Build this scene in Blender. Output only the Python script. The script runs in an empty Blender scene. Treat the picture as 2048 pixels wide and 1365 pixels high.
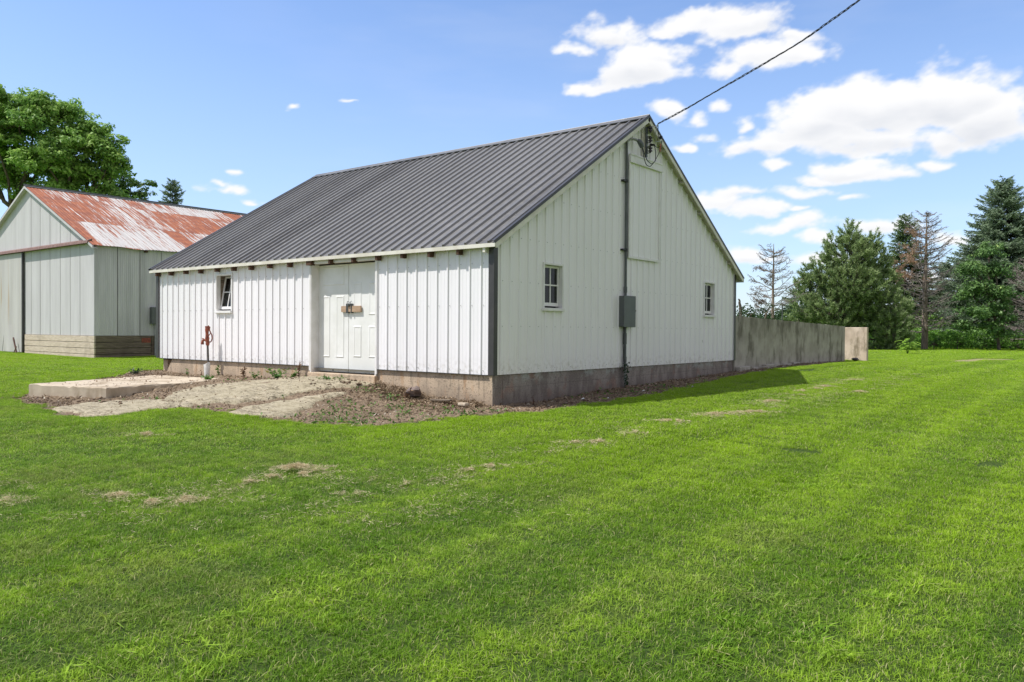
import bpy, math, random
import numpy as np
from mathutils import Vector, Matrix
random.seed(7); RG=np.random.default_rng(11)
scene=bpy.context.scene; COL=scene.collection
PI=math.pi
# ------------------------------------------------------------------ helpers
ORG={}
def tag(o,label=None,cat=None,group=None,kind=None):
    if label: o['label']=label
    if cat: o['category']=cat
    if group: o['group']=group
    if kind: o['kind']=kind
    return o
def thing(name,loc,label,cat,group=None,rz=0.0):
    o=bpy.data.objects.new(name,None); COL.objects.link(o); o.location=loc; o.rotation_euler=(0,0,rz)
    o.empty_display_size=.2; ORG[o.name]=np.array(loc,float); return tag(o,label,cat,group)
class MB:
    def __init__(s): s.v=[];s.f=[];s.m=[];s.n=0;s.smooth=False
    def add(s,vs,fs,m=0):
        s.v.extend([tuple(map(float,p)) for p in vs])
        for f in fs: s.f.append(tuple(i+s.n for i in f)); s.m.append(m)
        s.n+=len(vs); return s
    def quad(s,a,b,c,d,m=0): return s.add([a,b,c,d],[(0,1,2,3)],m)
    def box(s,x0,x1,y0,y1,z0,z1,m=0):
        v=[(x0,y0,z0),(x1,y0,z0),(x1,y1,z0),(x0,y1,z0),(x0,y0,z1),(x1,y0,z1),(x1,y1,z1),(x0,y1,z1)]
        return s.add(v,[(0,3,2,1),(4,5,6,7),(0,1,5,4),(1,2,6,5),(2,3,7,6),(3,0,4,7)],m)
    def obox(s,o,a,b,c,m=0):   # origin corner + three edge vectors
        o,a,b,c=[np.array(t,float) for t in (o,a,b,c)]
        v=[o,o+a,o+a+b,o+b,o+c,o+a+c,o+a+b+c,o+b+c]
        return s.add(v,[(0,3,2,1),(4,5,6,7),(0,1,5,4),(1,2,6,5),(2,3,7,6),(3,0,4,7)],m)
    def prism(s,poly,ext,m=0):
        n=len(poly);e=np.array(ext,float);v=[np.array(p,float) for p in poly];v2=[p+e for p in v]
        return s.add(v+v2,[tuple(range(n))[::-1],tuple(range(n,2*n))]+[(i,(i+1)%n,(i+1)%n+n,i+n) for i in range(n)],m)
    def tube(s,pts,rad,n=8,m=0,cap=True):
        pts=[np.array(p,float) for p in pts]
        if not hasattr(rad,'__len__'): rad=[rad]*len(pts)
        vs=[];fs=[];u=None
        for i,p in enumerate(pts):
            t=(pts[min(i+1,len(pts)-1)]-pts[max(i-1,0)]); t=t/(np.linalg.norm(t)+1e-9)
            if u is None:
                u=np.cross(t,[0,0,1.]) if abs(t[2])<.9 else np.cross(t,[1.,0,0])
            u=u-t*(u@t); u=u/(np.linalg.norm(u)+1e-9); w=np.cross(t,u)
            for k in range(n):
                a=2*PI*k/n; vs.append(p+rad[i]*(u*math.cos(a)+w*math.sin(a)))
        for i in range(len(pts)-1):
            for k in range(n): fs.append((i*n+k,i*n+(k+1)%n,(i+1)*n+(k+1)%n,(i+1)*n+k))
        if cap: fs.append(tuple(range(n))[::-1]); fs.append(tuple((len(pts)-1)*n+k for k in range(n)))
        return s.add(vs,fs,m)
    def lathe(s,c,prof,n=14,m=0):
        return s.tube([(c[0],c[1],c[2]+z) for r,z in prof],[r for r,z in prof],n,m)
    def build(s,name,mats,parent=None,smooth=False,bevel=0,label=None,local=False):
        me=bpy.data.meshes.new(name)
        V=np.array(s.v,float)
        if parent is not None and not local: V=V-ORG[parent.name]
        me.from_pydata(V.tolist(),[],s.f)
        if not isinstance(mats,(list,tuple)): mats=[mats]
        for m in mats: me.materials.append(m)
        if len(mats)>1: me.polygons.foreach_set('material_index',s.m)
        if smooth:
            me.shade_smooth(); me.set_sharp_from_angle(angle=math.radians(40))
        me.update()
        o=bpy.data.objects.new(name,me); COL.objects.link(o)
        if parent is not None: o.parent=parent; ORG[o.name]=ORG[parent.name]
        else: ORG[o.name]=np.zeros(3)
        if bevel:
            b=o.modifiers.new('bevel','BEVEL'); b.width=bevel; b.segments=2; b.limit_method='ANGLE'
        if label: o['label']=label
        return o
def npmesh(name,V,F,mats,tone=None,parent=None,smooth=False,attrs=None,link=True):
    V=np.asarray(V,np.float32);F=np.asarray(F,np.int32);k=F.shape[1]
    me=bpy.data.meshes.new(name); me.vertices.add(len(V)); me.vertices.foreach_set('co',V.ravel())
    me.loops.add(F.size); me.loops.foreach_set('vertex_index',F.ravel())
    me.polygons.add(len(F)); me.polygons.foreach_set('loop_start',np.arange(0,F.size,k,dtype=np.int32))
    me.update(calc_edges=True); me.validate()
    if not isinstance(mats,(list,tuple)): mats=[mats]
    for m in mats: me.materials.append(m)
    if tone is not None: attrs=dict(attrs or {},tone=tone)
    for n,a in (attrs or {}).items():
        at=me.attributes.new(n,'FLOAT','POINT'); at.data.foreach_set('value',np.asarray(a,np.float32))
    if smooth: me.shade_smooth()
    o=bpy.data.objects.new(name,me)
    if link: COL.objects.link(o)
    if parent is not None: o.parent=parent; ORG[o.name]=ORG[parent.name]
    else: ORG[o.name]=np.zeros(3)
    return o
def _h(ix,iy,s):
    n=(ix.astype(np.int64)*374761393+iy.astype(np.int64)*668265263+s*982451653)&0xffffffff
    n=((n^(n>>13))*1274126177)&0xffffffff; n=(n^(n>>16))&0xffffffff
    return n/4294967295.0
def vn(x,y,s=0):
    x=np.asarray(x,float);y=np.asarray(y,float)
    ix=np.floor(x);iy=np.floor(y);fx=x-ix;fy=y-iy;fx=fx*fx*(3-2*fx);fy=fy*fy*(3-2*fy)
    a=_h(ix,iy,s);b=_h(ix+1,iy,s);c=_h(ix,iy+1,s);d=_h(ix+1,iy+1,s)
    return (a*(1-fx)+b*fx)*(1-fy)+(c*(1-fx)+d*fx)*fy
def fbm(x,y,s=0,o=4):
    r=0;a=.5;t=0
    for i in range(o): r=r+a*vn(x*2**i,y*2**i,s+i);t+=a;a*=.5
    return r/t
# ------------------------------------------------------------------ materials
class NT:
    def __init__(s,name):
        s.mat=bpy.data.materials.new(name); s.mat.use_nodes=True; s.t=s.mat.node_tree; s.t.nodes.clear()
    def n(s,typ,**kw):
        nd=s.t.nodes.new(typ)
        for k,v in kw.items():
            if k in nd.inputs.keys() if isinstance(k,str) and k[0].isupper() else False: 
                s.set(nd,k,v)
            else: setattr(nd,k,v)
        return nd
    def set(s,nd,k,v):
        i=nd.inputs[k]
        if isinstance(v,bpy.types.NodeSocket): s.t.links.new(v,i)
        else: i.default_value=v
    def link(s,a,b): s.t.links.new(a,b)
    def math(s,op,a,b=0.0,c=None,clamp=False):
        nd=s.t.nodes.new('ShaderNodeMath'); nd.operation=op; nd.use_clamp=clamp
        s.set(nd,0,a); s.set(nd,1,b)
        if c is not None: s.set(nd,2,c)
        return nd.outputs[0]
    def geo(s): return s.t.nodes.new('ShaderNodeNewGeometry').outputs['Position']
    def sep(s,v):
        nd=s.t.nodes.new('ShaderNodeSeparateXYZ'); s.link(v,nd.inputs[0]); return nd.outputs
    def comb(s,x,y,z):
        nd=s.t.nodes.new('ShaderNodeCombineXYZ')
        for i,q in enumerate((x,y,z)): s.set(nd,i,q)
        return nd.outputs[0]
    def scale(s,v,sc):
        nd=s.t.nodes.new('ShaderNodeVectorMath'); nd.operation='MULTIPLY'; s.link(v,nd.inputs[0]); nd.inputs[1].default_value=sc; return nd.outputs[0]
    def noise(s,v,scale=5,detail=4,rough=.55,out=0,dist=0.0):
        nd=s.t.nodes.new('ShaderNodeTexNoise'); s.link(v,nd.inputs['Vector'])
        nd.inputs['Scale'].default_value=scale; nd.inputs['Detail'].default_value=detail; nd.inputs['Roughness'].default_value=rough; nd.inputs['Distortion'].default_value=dist
        return nd.outputs[out]
    def ramp(s,v,a,b,o0=0.0,o1=1.0,smooth=True):
        nd=s.t.nodes.new('ShaderNodeMapRange'); nd.interpolation_type='SMOOTHSTEP' if smooth else 'LINEAR'
        s.set(nd,0,v)
        for i,q in enumerate((a,b,o0,o1)): s.set(nd,i+1,q)
        return nd.outputs[0]
    def mix(s,f,a,b,mode='MIX'):
        nd=s.t.nodes.new('ShaderNodeMix'); nd.data_type='RGBA'; nd.blend_type=mode
        s.set(nd,0,f)
        for i,q in ((6,a),(7,b)):
            if isinstance(q,(tuple,list)): q=tuple(q)+(1,) if len(q)==3 else tuple(q)
            s.set(nd,i,q)
        return nd.outputs[2]
    def attr(s,name,out=2):
        nd=s.t.nodes.new('ShaderNodeAttribute'); nd.attribute_name=name; return nd.outputs[out]
    def bump(s,h,strength=.3,dist=.01):
        nd=s.t.nodes.new('ShaderNodeBump'); nd.inputs['Strength'].default_value=strength; nd.inputs['Distance'].default_value=dist; s.link(h,nd.inputs['Height']); return nd.outputs[0]
    def bsdf(s,col,rough=.6,metal=0.0,normal=None,spec=.5):
        nd=s.t.nodes.new('ShaderNodeBsdfPrincipled')
        if isinstance(col,(tuple,list)): col=tuple(col)+(1,) if len(col)==3 else tuple(col)
        s.set(nd,'Base Color',col); s.set(nd,'Roughness',rough); s.set(nd,'Metallic',metal); s.set(nd,'Specular IOR Level',spec)
        if normal is not None: s.link(normal,nd.inputs['Normal'])
        return nd.outputs[0]
    def out(s,sh):
        o=s.t.nodes.new('ShaderNodeOutputMaterial'); s.link(sh,o.inputs[0]); return s.mat
def simple(name,c1,c2=None,scale=6,rough=.6,metal=0.0,stretch=(1,1,1),bump=0.0,bd=.01,lo=.35,hi=.65,spec=.5,detail=5):
    t=NT(name); p=t.scale(t.geo(),stretch); n=t.noise(p,scale,detail)
    c2=c2 or tuple(q*.8 for q in c1)
    col=t.mix(t.ramp(n,lo,hi),c1,c2)
    nm=t.bump(n,bump,bd) if bump else None
    return t.out(t.bsdf(col,rough,metal,nm,spec))
M={}
def siding_mat():
    t=NT('white_painted_steel'); g=t.geo(); x,y,z=t.sep(g)
    n=t.noise(t.scale(g,(.8,.8,.3)),1.6,4); n2=t.noise(g,14,4)
    col=t.mix(t.ramp(n,.3,.8),(.91,.885,.90),(.88,.86,.865))
    s=t.math('ADD',x,y); sh=t.math('FLOOR',t.math('DIVIDE',t.math('ADD',s,20.03),.986)); wn=t.t.nodes.new('ShaderNodeTexWhiteNoise'); t.link(t.comb(sh,0.0,1.0),wn.inputs[0])
    col=t.mix(t.math('MULTIPLY',wn.outputs['Value'],.16),col,(.74,.73,.72))
    fr=t.math('FRACT',t.math('DIVIDE',t.math('ADD',s,20.03),.986)); col=t.mix(t.ramp(fr,.0,.006,.30,0),col,(.35,.34,.32))
    low=t.math('MULTIPLY',t.ramp(z,.49,.85,1,0),t.ramp(n2,.42,.72)); col=t.mix(t.math('MULTIPLY',low,.40),col,(.40,.36,.28))
    drip=t.math('MULTIPLY',t.ramp(t.noise(t.scale(g,(9,9,.35)),2.0,4,.6),.56,.72),t.math('MULTIPLY',t.ramp(z,2.6,.6,.15,.45),t.ramp(x,-.04,0,.25,1))); col=t.mix(drip,col,(.62,.60,.56))
    spk=t.ramp(t.noise(t.scale(g,(1,1,.35)),19,2,.4),.77,.80); col=t.mix(t.math('MULTIPLY',spk,t.ramp(z,2.4,.6,.1,.7)),col,(.22,.21,.19))
    wav=t.noise(t.scale(g,(1.3,1.3,.6)),1.3,2)
    return t.out(t.bsdf(col,.36,0,t.bump(wav,.25,.03),.45))
M['siding']=siding_mat()
M['screw']=simple('screw_head',(.5,.5,.49),rough=.5)
M['white_trim']=simple('white_trim_paint',(.84,.82,.81),(.76,.74,.71),5,.5)
M['cream_trim']=simple('cream_trim_paint',(.78,.75,.66),(.66,.62,.52),4,.5)
M['dark_trim']=simple('charcoal_trim_metal',(.060,.056,.056),(.045,.043,.043),5,.4,.0)
def roof_mat():
    t=NT('charcoal_ribbed_roof_steel'); g=t.geo()
    n=t.noise(t.scale(g,(.6,.3,.3)),3,5); n2=t.noise(g,9,4)
    col=t.mix(t.ramp(n,.3,.7),(.165,.160,.153),(.135,.131,.125))
    x,y,z=t.sep(g); sh=t.math('FLOOR',t.math('DIVIDE',t.math('ADD',x,20.1),.986)); wn=t.t.nodes.new('ShaderNodeTexWhiteNoise'); t.link(t.comb(sh,0.0,4.0),wn.inputs[0]); col=t.mix(t.math('MULTIPLY',wn.outputs['Value'],.5),col,(.26,.257,.25))
    col=t.mix(t.ramp(n2,.55,.8,0,.3),col,(.30,.29,.27)); col=t.mix(t.ramp(t.noise(t.scale(g,(8,.4,.4)),2.5,4,.6),.55,.75,0,.35),col,(.11,.108,.105))
    return t.out(t.bsdf(col,t.ramp(n2,.3,.7,.38,.52),.25,t.bump(n,.08,.05)))
M['roof']=roof_mat()
def concrete(name,c1,c2,c3,stain=.6,drip=False,moss=0.0,zref=None):
    t=NT(name); g=t.geo(); x,y,z=t.sep(g)
    a=t.noise(g,2.2,6,.6); b=t.noise(g,30,4,.6); c=t.noise(t.scale(g,(1,1,.45)) if drip else g,2.2,6,.65)
    col=t.mix(t.ramp(a,.35,.65),c1,c2)
    col=t.mix(t.math('MULTIPLY',t.ramp(c,.48,.66),stain),col,c3)
    col=t.mix(t.ramp(b,.62,.72,0,.5),col,tuple(q*.45 for q in c1))
    if zref:
        zb,zt=zref; f=t.math('MULTIPLY',t.ramp(z,zb,zt),t.ramp(t.noise(t.scale(g,(1,1,.38)),2.6,6,.7),.36,.66)); col=t.mix(t.math('MULTIPLY',f,.62),col,c3)
    h=t.math('ADD',a,t.math('MULTIPLY',b,.5))
    return t.out(t.bsdf(col,.9,0,t.bump(h,.6,.012),.2))
def foundation_mat():
    t=NT('stained_foundation_concrete'); g=t.geo(); x,y,z=t.sep(g)
    a=t.noise(g,2.4,6,.6); b=t.noise(g,38,3,.6); c=t.noise(t.scale(g,(1,1,.3)),4.3,5,.65)
    col=t.mix(t.ramp(a,.35,.65),(.58,.45,.32),(.42,.33,.24))
    col=t.mix(t.ramp(c,.56,.68,0,.55),col,(.44,.24,.11))
    col=t.mix(t.ramp(t.noise(t.scale(g,(3,3,.5)),4,4),.55,.7,0,.5),col,(.12,.10,.08))
    # gable side: greyer with leftover whitewash along the top
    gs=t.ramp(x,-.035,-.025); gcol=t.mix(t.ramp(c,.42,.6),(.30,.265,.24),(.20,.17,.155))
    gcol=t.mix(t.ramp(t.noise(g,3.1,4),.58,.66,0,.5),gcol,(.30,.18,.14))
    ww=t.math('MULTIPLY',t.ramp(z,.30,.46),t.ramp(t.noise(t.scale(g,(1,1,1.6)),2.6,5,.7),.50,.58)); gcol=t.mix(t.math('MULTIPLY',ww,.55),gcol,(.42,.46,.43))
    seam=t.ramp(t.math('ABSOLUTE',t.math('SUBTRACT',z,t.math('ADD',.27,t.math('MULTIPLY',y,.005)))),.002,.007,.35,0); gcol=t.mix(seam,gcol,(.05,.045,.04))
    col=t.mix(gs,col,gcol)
    col=t.mix(t.ramp(b,.55,.68,0,.7),col,(.12,.095,.075)); col=t.mix(t.ramp(t.noise(g,80,3,.6),.55,.7,0,.4),col,(.62,.52,.40))
    low=t.ramp(z,0,.3,.45,0); col=t.mix(low,col,(.13,.10,.075))
    h=t.math('ADD',a,t.math('MULTIPLY',b,.45))
    return t.out(t.bsdf(col,.92,0,t.bump(h,.7,.015),.2))
M['found']=foundation_mat()
M['slab']=concrete('sandy_slab_concrete',(.55,.47,.36),(.46,.38,.28),(.27,.21,.14),.6,True)
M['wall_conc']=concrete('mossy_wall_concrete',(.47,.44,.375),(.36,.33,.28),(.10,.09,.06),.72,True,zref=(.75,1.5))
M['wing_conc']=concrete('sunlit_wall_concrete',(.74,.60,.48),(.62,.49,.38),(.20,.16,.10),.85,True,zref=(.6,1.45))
def galv(name,base,dark,vert_axis='z',metal=.35,warm=0):
    t=NT(name); g=t.geo(); x,y,z=t.sep(g)
    n=t.noise(t.scale(g,(1.5,1.5,.16)),2.4,6,.6); n2=t.noise(g,12,4); n3=t.noise(t.scale(g,(6,6,.12)),3,4)
    col=t.mix(t.ramp(n,.3,.7),base,dark)
    col=t.mix(t.ramp(n3,.55,.8,0,.2),col,tuple(q*.6 for q in base))
    col=t.mix(t.ramp(n2,.6,.8,0,.2),col,(.45,.46,.44))
    if warm: col=t.mix(t.math('MULTIPLY',t.ramp(t.noise(t.scale(g,(3,3,.08)),3,3),.60,.70),t.ramp(z,.8,3.0)),col,(.42,.27,.13))
    return t.out(t.bsdf(col,.6,metal,t.bump(n2,.1,.01)))
M['galv']=galv('galvanised_sheet',(.61,.59,.59),(.53,.51,.51),metal=.0)
M['galv_door']=galv('stained_galvanised_door',(.57,.545,.52),(.49,.465,.445),metal=.0,warm=1)
M['galv_shade']=galv('shade_toned_galvanised_sheet',(.60,.59,.595),(.44,.435,.44),metal=.0)  # copy of the galvanised sheet with shade mixed into its colour
def rust_mat():
    t=NT('rusted_roof_sheet'); g=t.geo(); x,y,z=t.sep(g)
    # sheet id: along the ridge (y) and up the slope (z)
    u=t.math('DIVIDE',y,.68); fu=t.math('FLOOR',u)
    w=t.math('DIVIDE',t.math('ADD',z,t.math('MULTIPLY',t.math('MODULO',fu,2.0),.0)),1.06); fw=t.math('FLOOR',t.math('ADD',w,.12))
    wn=t.n('ShaderNodeTexWhiteNoise'); t.link(t.comb(fu,fw,3.0),wn.inputs[0]); cell=wn.outputs['Value']
    st=t.noise(t.comb(t.math('MULTIPLY',y,7.0),t.math('MULTIPLY',x,.35),t.math('MULTIPLY',z,.35)),2.2,5,.6)
    st2=t.noise(t.comb(t.math('MULTIPLY',y,26.0),t.math('MULTIPLY',x,.8),t.math('MULTIPLY',z,.8)),2.0,4,.6)
    f=t.math('ADD',t.math('MULTIPLY',cell,.26),t.math('ADD',t.math('MULTIPLY',st,1.0),t.math('MULTIPLY',st2,.35)))
    low=t.ramp(z,4.2,5.4,-.06,.0)
    edge=t.ramp(y,3.0,4.0,.22,0)
    m=t.ramp(t.math('ADD',f,t.math('ADD',low,edge)),.755,.79)
    blot=t.noise(g,3,5)
    rust=t.mix(t.ramp(blot,.35,.65),(.40,.125,.045),(.27,.08,.035))
    rust=t.mix(t.ramp(st2,.5,.7,0,.5),rust,(.42,.17,.09))
    gal=t.mix(t.ramp(st,.3,.7),(.60,.58,.55),(.50,.47,.44))
    gal=t.mix(t.ramp(t.noise(g,25,3),.62,.7,0,.6),gal,(.38,.14,.07))
    col=t.mix(m,gal,rust)
    fr=t.math('ABSOLUTE',t.math('SUBTRACT',t.math('FRACT',u),.5)); col=t.mix(t.ramp(fr,.475,.495,0,.55),col,(.12,.06,.04))
    lf=t.math('FRACT',t.math('ADD',w,.12)); col=t.mix(t.ramp(lf,.0,.03,.5,0),col,(.14,.07,.05)); nz=t.math('MULTIPLY',t.ramp(t.math('ABSOLUTE',t.math('SUBTRACT',t.math('FRACT',t.math('MULTIPLY',w,2.0)),.5)),.0,.04,1,0),t.ramp(t.noise(g,30,2),.5,.6)); col=t.mix(t.math('MULTIPLY',nz,.6),col,(.22,.09,.05))
    return t.out(t.bsdf(col,.7,0.0,t.bump(t.math('SINE',t.math('MULTIPLY',y,78.0)),.5,.01)))
M['rust']=rust_mat()
def wood(name,c1,c2,axis=0):
    t=NT(name); g=t.geo(); sc=[1.2,1.2,14]; 
    n=t.noise(t.scale(g,tuple(sc)),3,6,.65,dist=.6); n2=t.noise(g,2,3)
    col=t.mix(t.ramp(n,.35,.65),c1,c2); col=t.mix(t.ramp(n2,.5,.75,0,.5),col,tuple(q*.6 for q in c2))
    return t.out(t.bsdf(col,.85,0,t.bump(n,.5,.006),.2))
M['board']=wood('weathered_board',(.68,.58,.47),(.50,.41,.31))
M['board_shade']=wood('shaded_side_board',(.22,.18,.13),(.12,.095,.07))  # board copy for the shaded side, shade put into its colour
M['rafter']=wood('brown_rafter_wood',(.13,.075,.05),(.07,.04,.03))
M['lath']=wood('tan_board',(.50,.36,.25),(.38,.26,.17))
M['jamb_wood']=wood('worn_jamb_wood',(.25,.20,.15),(.10,.08,.06))
M['door']=simple('white_door_paint',(.83,.83,.80),(.76,.76,.72),2.5,.45)
M['soffit']=simple('soffit_paint',(.60,.56,.49),(.46,.42,.34),4,.6)
M['dark']=simple('barn_interior_dark',(.03,.028,.025))
M['grey_box']=simple('grey_enamel_box',(.115,.125,.125),(.10,.108,.108),5,.45,.1)
M['conduit']=simple('grey_conduit',(.12,.13,.13),(.09,.098,.098),8,.5,.1)
M['conduit_pale']=simple('pale_conduit',(.34,.35,.34),(.26,.27,.26),12,.5,.2)
M['black']=simple('black_rubber',(.018,.018,.018),rough=.5)
M['porcelain']=simple('brown_glazed_insulator',(.03,.02,.018),rough=.2)
M['copper']=simple('orange_tape',(.5,.14,.06))
M['pvc']=simple('white_pvc',(.78,.78,.76),(.62,.61,.57),8,.5)
M['hyd']=simple('rusty_red_cast_iron',(.33,.085,.04),(.16,.045,.03),22,.7,bump=.4,bd=.004)
M['hydpipe']=simple('dull_steel_pipe',(.10,.095,.09),(.06,.05,.045),20,.5,.3)
M['rust_trim']=simple('rusty_track',(.24,.14,.12),(.15,.08,.065),9,.7)
def glass_mat():
    t=NT('window_glass'); 
    tr=t.t.nodes.new('ShaderNodeBsdfTransparent'); tr.inputs[0].default_value=(.35,.36,.35,1)
    gl=t.t.nodes.new('ShaderNodeBsdfGlossy'); gl.inputs['Roughness'].default_value=.06; gl.inputs[0].default_value=(.9,.95,.95,1)
    n=t.noise(t.geo(),3,2); t.link(t.bump(n,.15,.02),gl.inputs['Normal'])
    lw=t.t.nodes.new('ShaderNodeLayerWeight'); lw.inputs[0].default_value=.35
    mx=t.t.nodes.new('ShaderNodeMixShader'); t.link(t.ramp(lw.outputs[0],0,1,.04,.35,False),mx.inputs[0]); t.link(tr.outputs[0],mx.inputs[1]); t.link(gl.outputs[0],mx.inputs[2])
    df=t.t.nodes.new('ShaderNodeBsdfDiffuse'); df.inputs[0].default_value=(.16,.16,.15,1)
    m2=t.t.nodes.new('ShaderNodeMixShader'); t.link(t.ramp(t.noise(t.geo(),9,4),.5,.75,.0,.3),m2.inputs[0]); t.link(mx.outputs[0],m2.inputs[1]); t.link(df.outputs[0],m2.inputs[2])
    return t.out(m2.outputs[0])
M['glass']=glass_mat()
def leaf_mat(name,ca,cb,cc=None,transl=.3,rough=.5,big=.0,bigc=(.1,.2,.02)):
    t=NT(name); tone=t.attr('tone'); g=t.geo()
    col=t.mix(t.ramp(tone,0,1,smooth=False),ca,cb)
    if cc: col=t.mix(t.ramp(tone,.93,.96),col,cc)
    if big: col=t.mix(t.math('MULTIPLY',t.ramp(t.noise(g,.55,4),.4,.7),big),col,bigc)
    b=t.bsdf(col,rough,0,None,.25)
    tr=t.t.nodes.new('ShaderNodeBsdfTranslucent'); t.link(col,tr.inputs[0])
    mx=t.t.nodes.new('ShaderNodeMixShader'); mx.inputs[0].default_value=transl
    t.link(b,mx.inputs[1]); t.link(tr.outputs[0],mx.inputs[2]); return t.out(mx.outputs[0])
M['bark']=simple('tree_bark',(.14,.11,.085),(.07,.055,.045),9,.9,stretch=(1,1,.3),bump=.6)
M['bark_pale']=simple('dead_bark',(.30,.24,.19),(.17,.13,.105),9,.9,stretch=(1,1,.3),bump=.5)
M['twig_grey']=simple('grey_dead_twigs',(.30,.26,.235),(.19,.155,.14),5,.9)
M['twig_brown']=simple('brown_dead_twigs',(.19,.135,.10),(.11,.08,.065),5,.9)
M['walnut_leaf']=leaf_mat('walnut_leaf',(.13,.27,.06),(.44,.64,.16),(.64,.78,.22),.35)
M['maple_leaf']=leaf_mat('maple_leaf',(.075,.16,.05),(.24,.38,.12),(.42,.54,.18),.3)
M['spruce_needle']=leaf_mat('spruce_needle',(.075,.125,.075),(.27,.35,.21),None,.1)
M['spruce_yellow']=leaf_mat('green_spruce_needle',(.055,.105,.035),(.18,.25,.09),None,.12)
M['pine_needle']=leaf_mat('pine_needle',(.09,.16,.055),(.48,.58,.26),None,.25)
M['dead_needle']=leaf_mat('orange_dead_needle',(.33,.20,.12),(.44,.29,.19),None,.2)
M['bush_leaf']=leaf_mat('undergrowth_leaf',(.07,.17,.03),(.24,.44,.07),(.44,.64,.12),.3,big=.6,bigc=(.14,.30,.03))
M['dark_bush']=leaf_mat('dark_bush_leaf',(.018,.045,.012),(.05,.10,.025),None,.2)
M['lime_leaf']=leaf_mat('lime_sapling_leaf',(.26,.46,.05),(.42,.62,.10),None,.35)
M['weed_leaf']=leaf_mat('weed_leaf',(.05,.14,.025),(.16,.28,.05),(.30,.28,.09),.3)
M['dry_weed']=leaf_mat('dry_weed_leaf',(.10,.05,.03),(.24,.15,.08),None,.2)
M['straw']=leaf_mat('dry_clippings',(.55,.46,.26),(.80,.70,.46),(.30,.22,.12),.3)
M['debris']=leaf_mat('ground_litter',(.10,.065,.04),(.40,.30,.19),(.55,.5,.4),.05)
def grass_mat():
    t=NT('lawn_grass_blade'); tone=t.attr('tone'); tip=t.attr('tip'); g=t.geo(); x,y,z=t.sep(g)
    col=t.mix(t.ramp(tone,0,.85,smooth=False),(.155,.32,.022),(.60,.88,.10))
    big=t.noise(g,.35,4,.6); mid=t.noise(g,1.7,4,.6)
    col=t.mix(t.ramp(big,.35,.65,0,.55),col,(.42,.66,.030))
    col=t.mix(t.ramp(mid,.42,.66,0,.5),col,(.14,.31,.03))
    warp=t.math('ADD',x,t.math('MULTIPLY',big,1.1))
    st=t.math('SINE',t.math('MULTIPLY',warp,4.6)); col=t.mix(t.math('MULTIPLY',t.ramp(st,-.8,.8,0,.42),t.ramp(x,0,4,.25,1.1)),col,(.09,.24,.012))
    col=t.mix(t.math('MULTIPLY',t.ramp(st,-.2,-.9,0,.22),t.ramp(x,1,4,.2,1)),col,(.60,.84,.07))
    # drier olive zone in the middle of the lawn
    hf=t.noise(g,7,4,.65); col=t.mix(t.ramp(hf,.40,.62,.42,0),col,(.08,.20,.018)); col=t.mix(t.ramp(hf,.58,.72,0,.6),col,(.58,.74,.08))
    lime=t.math('MULTIPLY',t.ramp(y,-5.5,-2.5,0,.5),t.ramp(big,.3,.6,.4,1)); col=t.mix(lime,col,(.46,.70,.02))
    dk=t.math('MULTIPLY',t.ramp(y,-3.0,-5.5,0,.0),t.ramp(x,6,1,.35,1)); col=t.mix(dk,col,(.13,.25,.03))
    dry=t.math('MULTIPLY',t.ramp(t.noise(g,.9,5,.65),.50,.66),t.ramp(y,-2.5,-5.0,0,.42)); col=t.mix(dry,col,(.38,.42,.12))
    col=t.mix(t.ramp(tone,.90,.93,0,.9),col,(.60,.58,.26))
    col=t.mix(t.ramp(tip,0,1,.68,0,False),col,(.015,.035,.006))  # blade bases painted dark to stand in for shade between the blades
    b=t.bsdf(col,.6,0,None,.12)
    tr=t.t.nodes.new('ShaderNodeBsdfTranslucent'); t.link(col,tr.inputs[0])
    mx=t.t.nodes.new('ShaderNodeMixShader'); mx.inputs[0].default_value=.32
    t.link(b,mx.inputs[1]); t.link(tr.outputs[0],mx.inputs[2]); return t.out(mx.outputs[0])
M['grass']=grass_mat()
def ground_mat():
    t=NT('lawn_and_dirt_ground'); g=t.geo(); x,y,z=t.sep(g); d=t.attr('dirt'); br=t.attr('bare')
    n=t.noise(g,1.2,6,.65); f=t.noise(g,28,5,.65); ff=t.noise(g,90,3,.6); big=t.noise(g,.35,4)
    gr=t.mix(t.ramp(f,.35,.65),(.03,.06,.012),(.08,.12,.025))
    far=t.mix(t.ramp(n,.35,.7),(.16,.30,.03),(.22,.38,.035))
    dist=t.t.nodes.new('ShaderNodeVectorMath'); dist.operation='DISTANCE'; t.link(g,dist.inputs[0]); dist.inputs[1].default_value=(8,-10,0)
    gr=t.mix(t.ramp(dist.outputs['Value'],20,75),gr,far)
    di=t.mix(t.ramp(f,.35,.65),(.33,.25,.17),(.14,.10,.07)); di=t.mix(t.ramp(n,.42,.62),di,t.mix(t.ramp(ff,.4,.6),(.10,.075,.05),(.24,.18,.12)))
    di=t.mix(t.ramp(ff,.60,.70,0,.6),di,(.48,.39,.27))
    col=t.mix(d,gr,di); col=t.mix(br,col,t.mix(t.ramp(f,.4,.6),(.40,.34,.19),(.26,.24,.10)))
    h=t.math('ADD',f,t.math('MULTIPLY',ff,.4))
    return t.out(t.bsdf(col,.95,0,t.bump(h,.8,.03),.1))
M['ground']=ground_mat()
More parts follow.
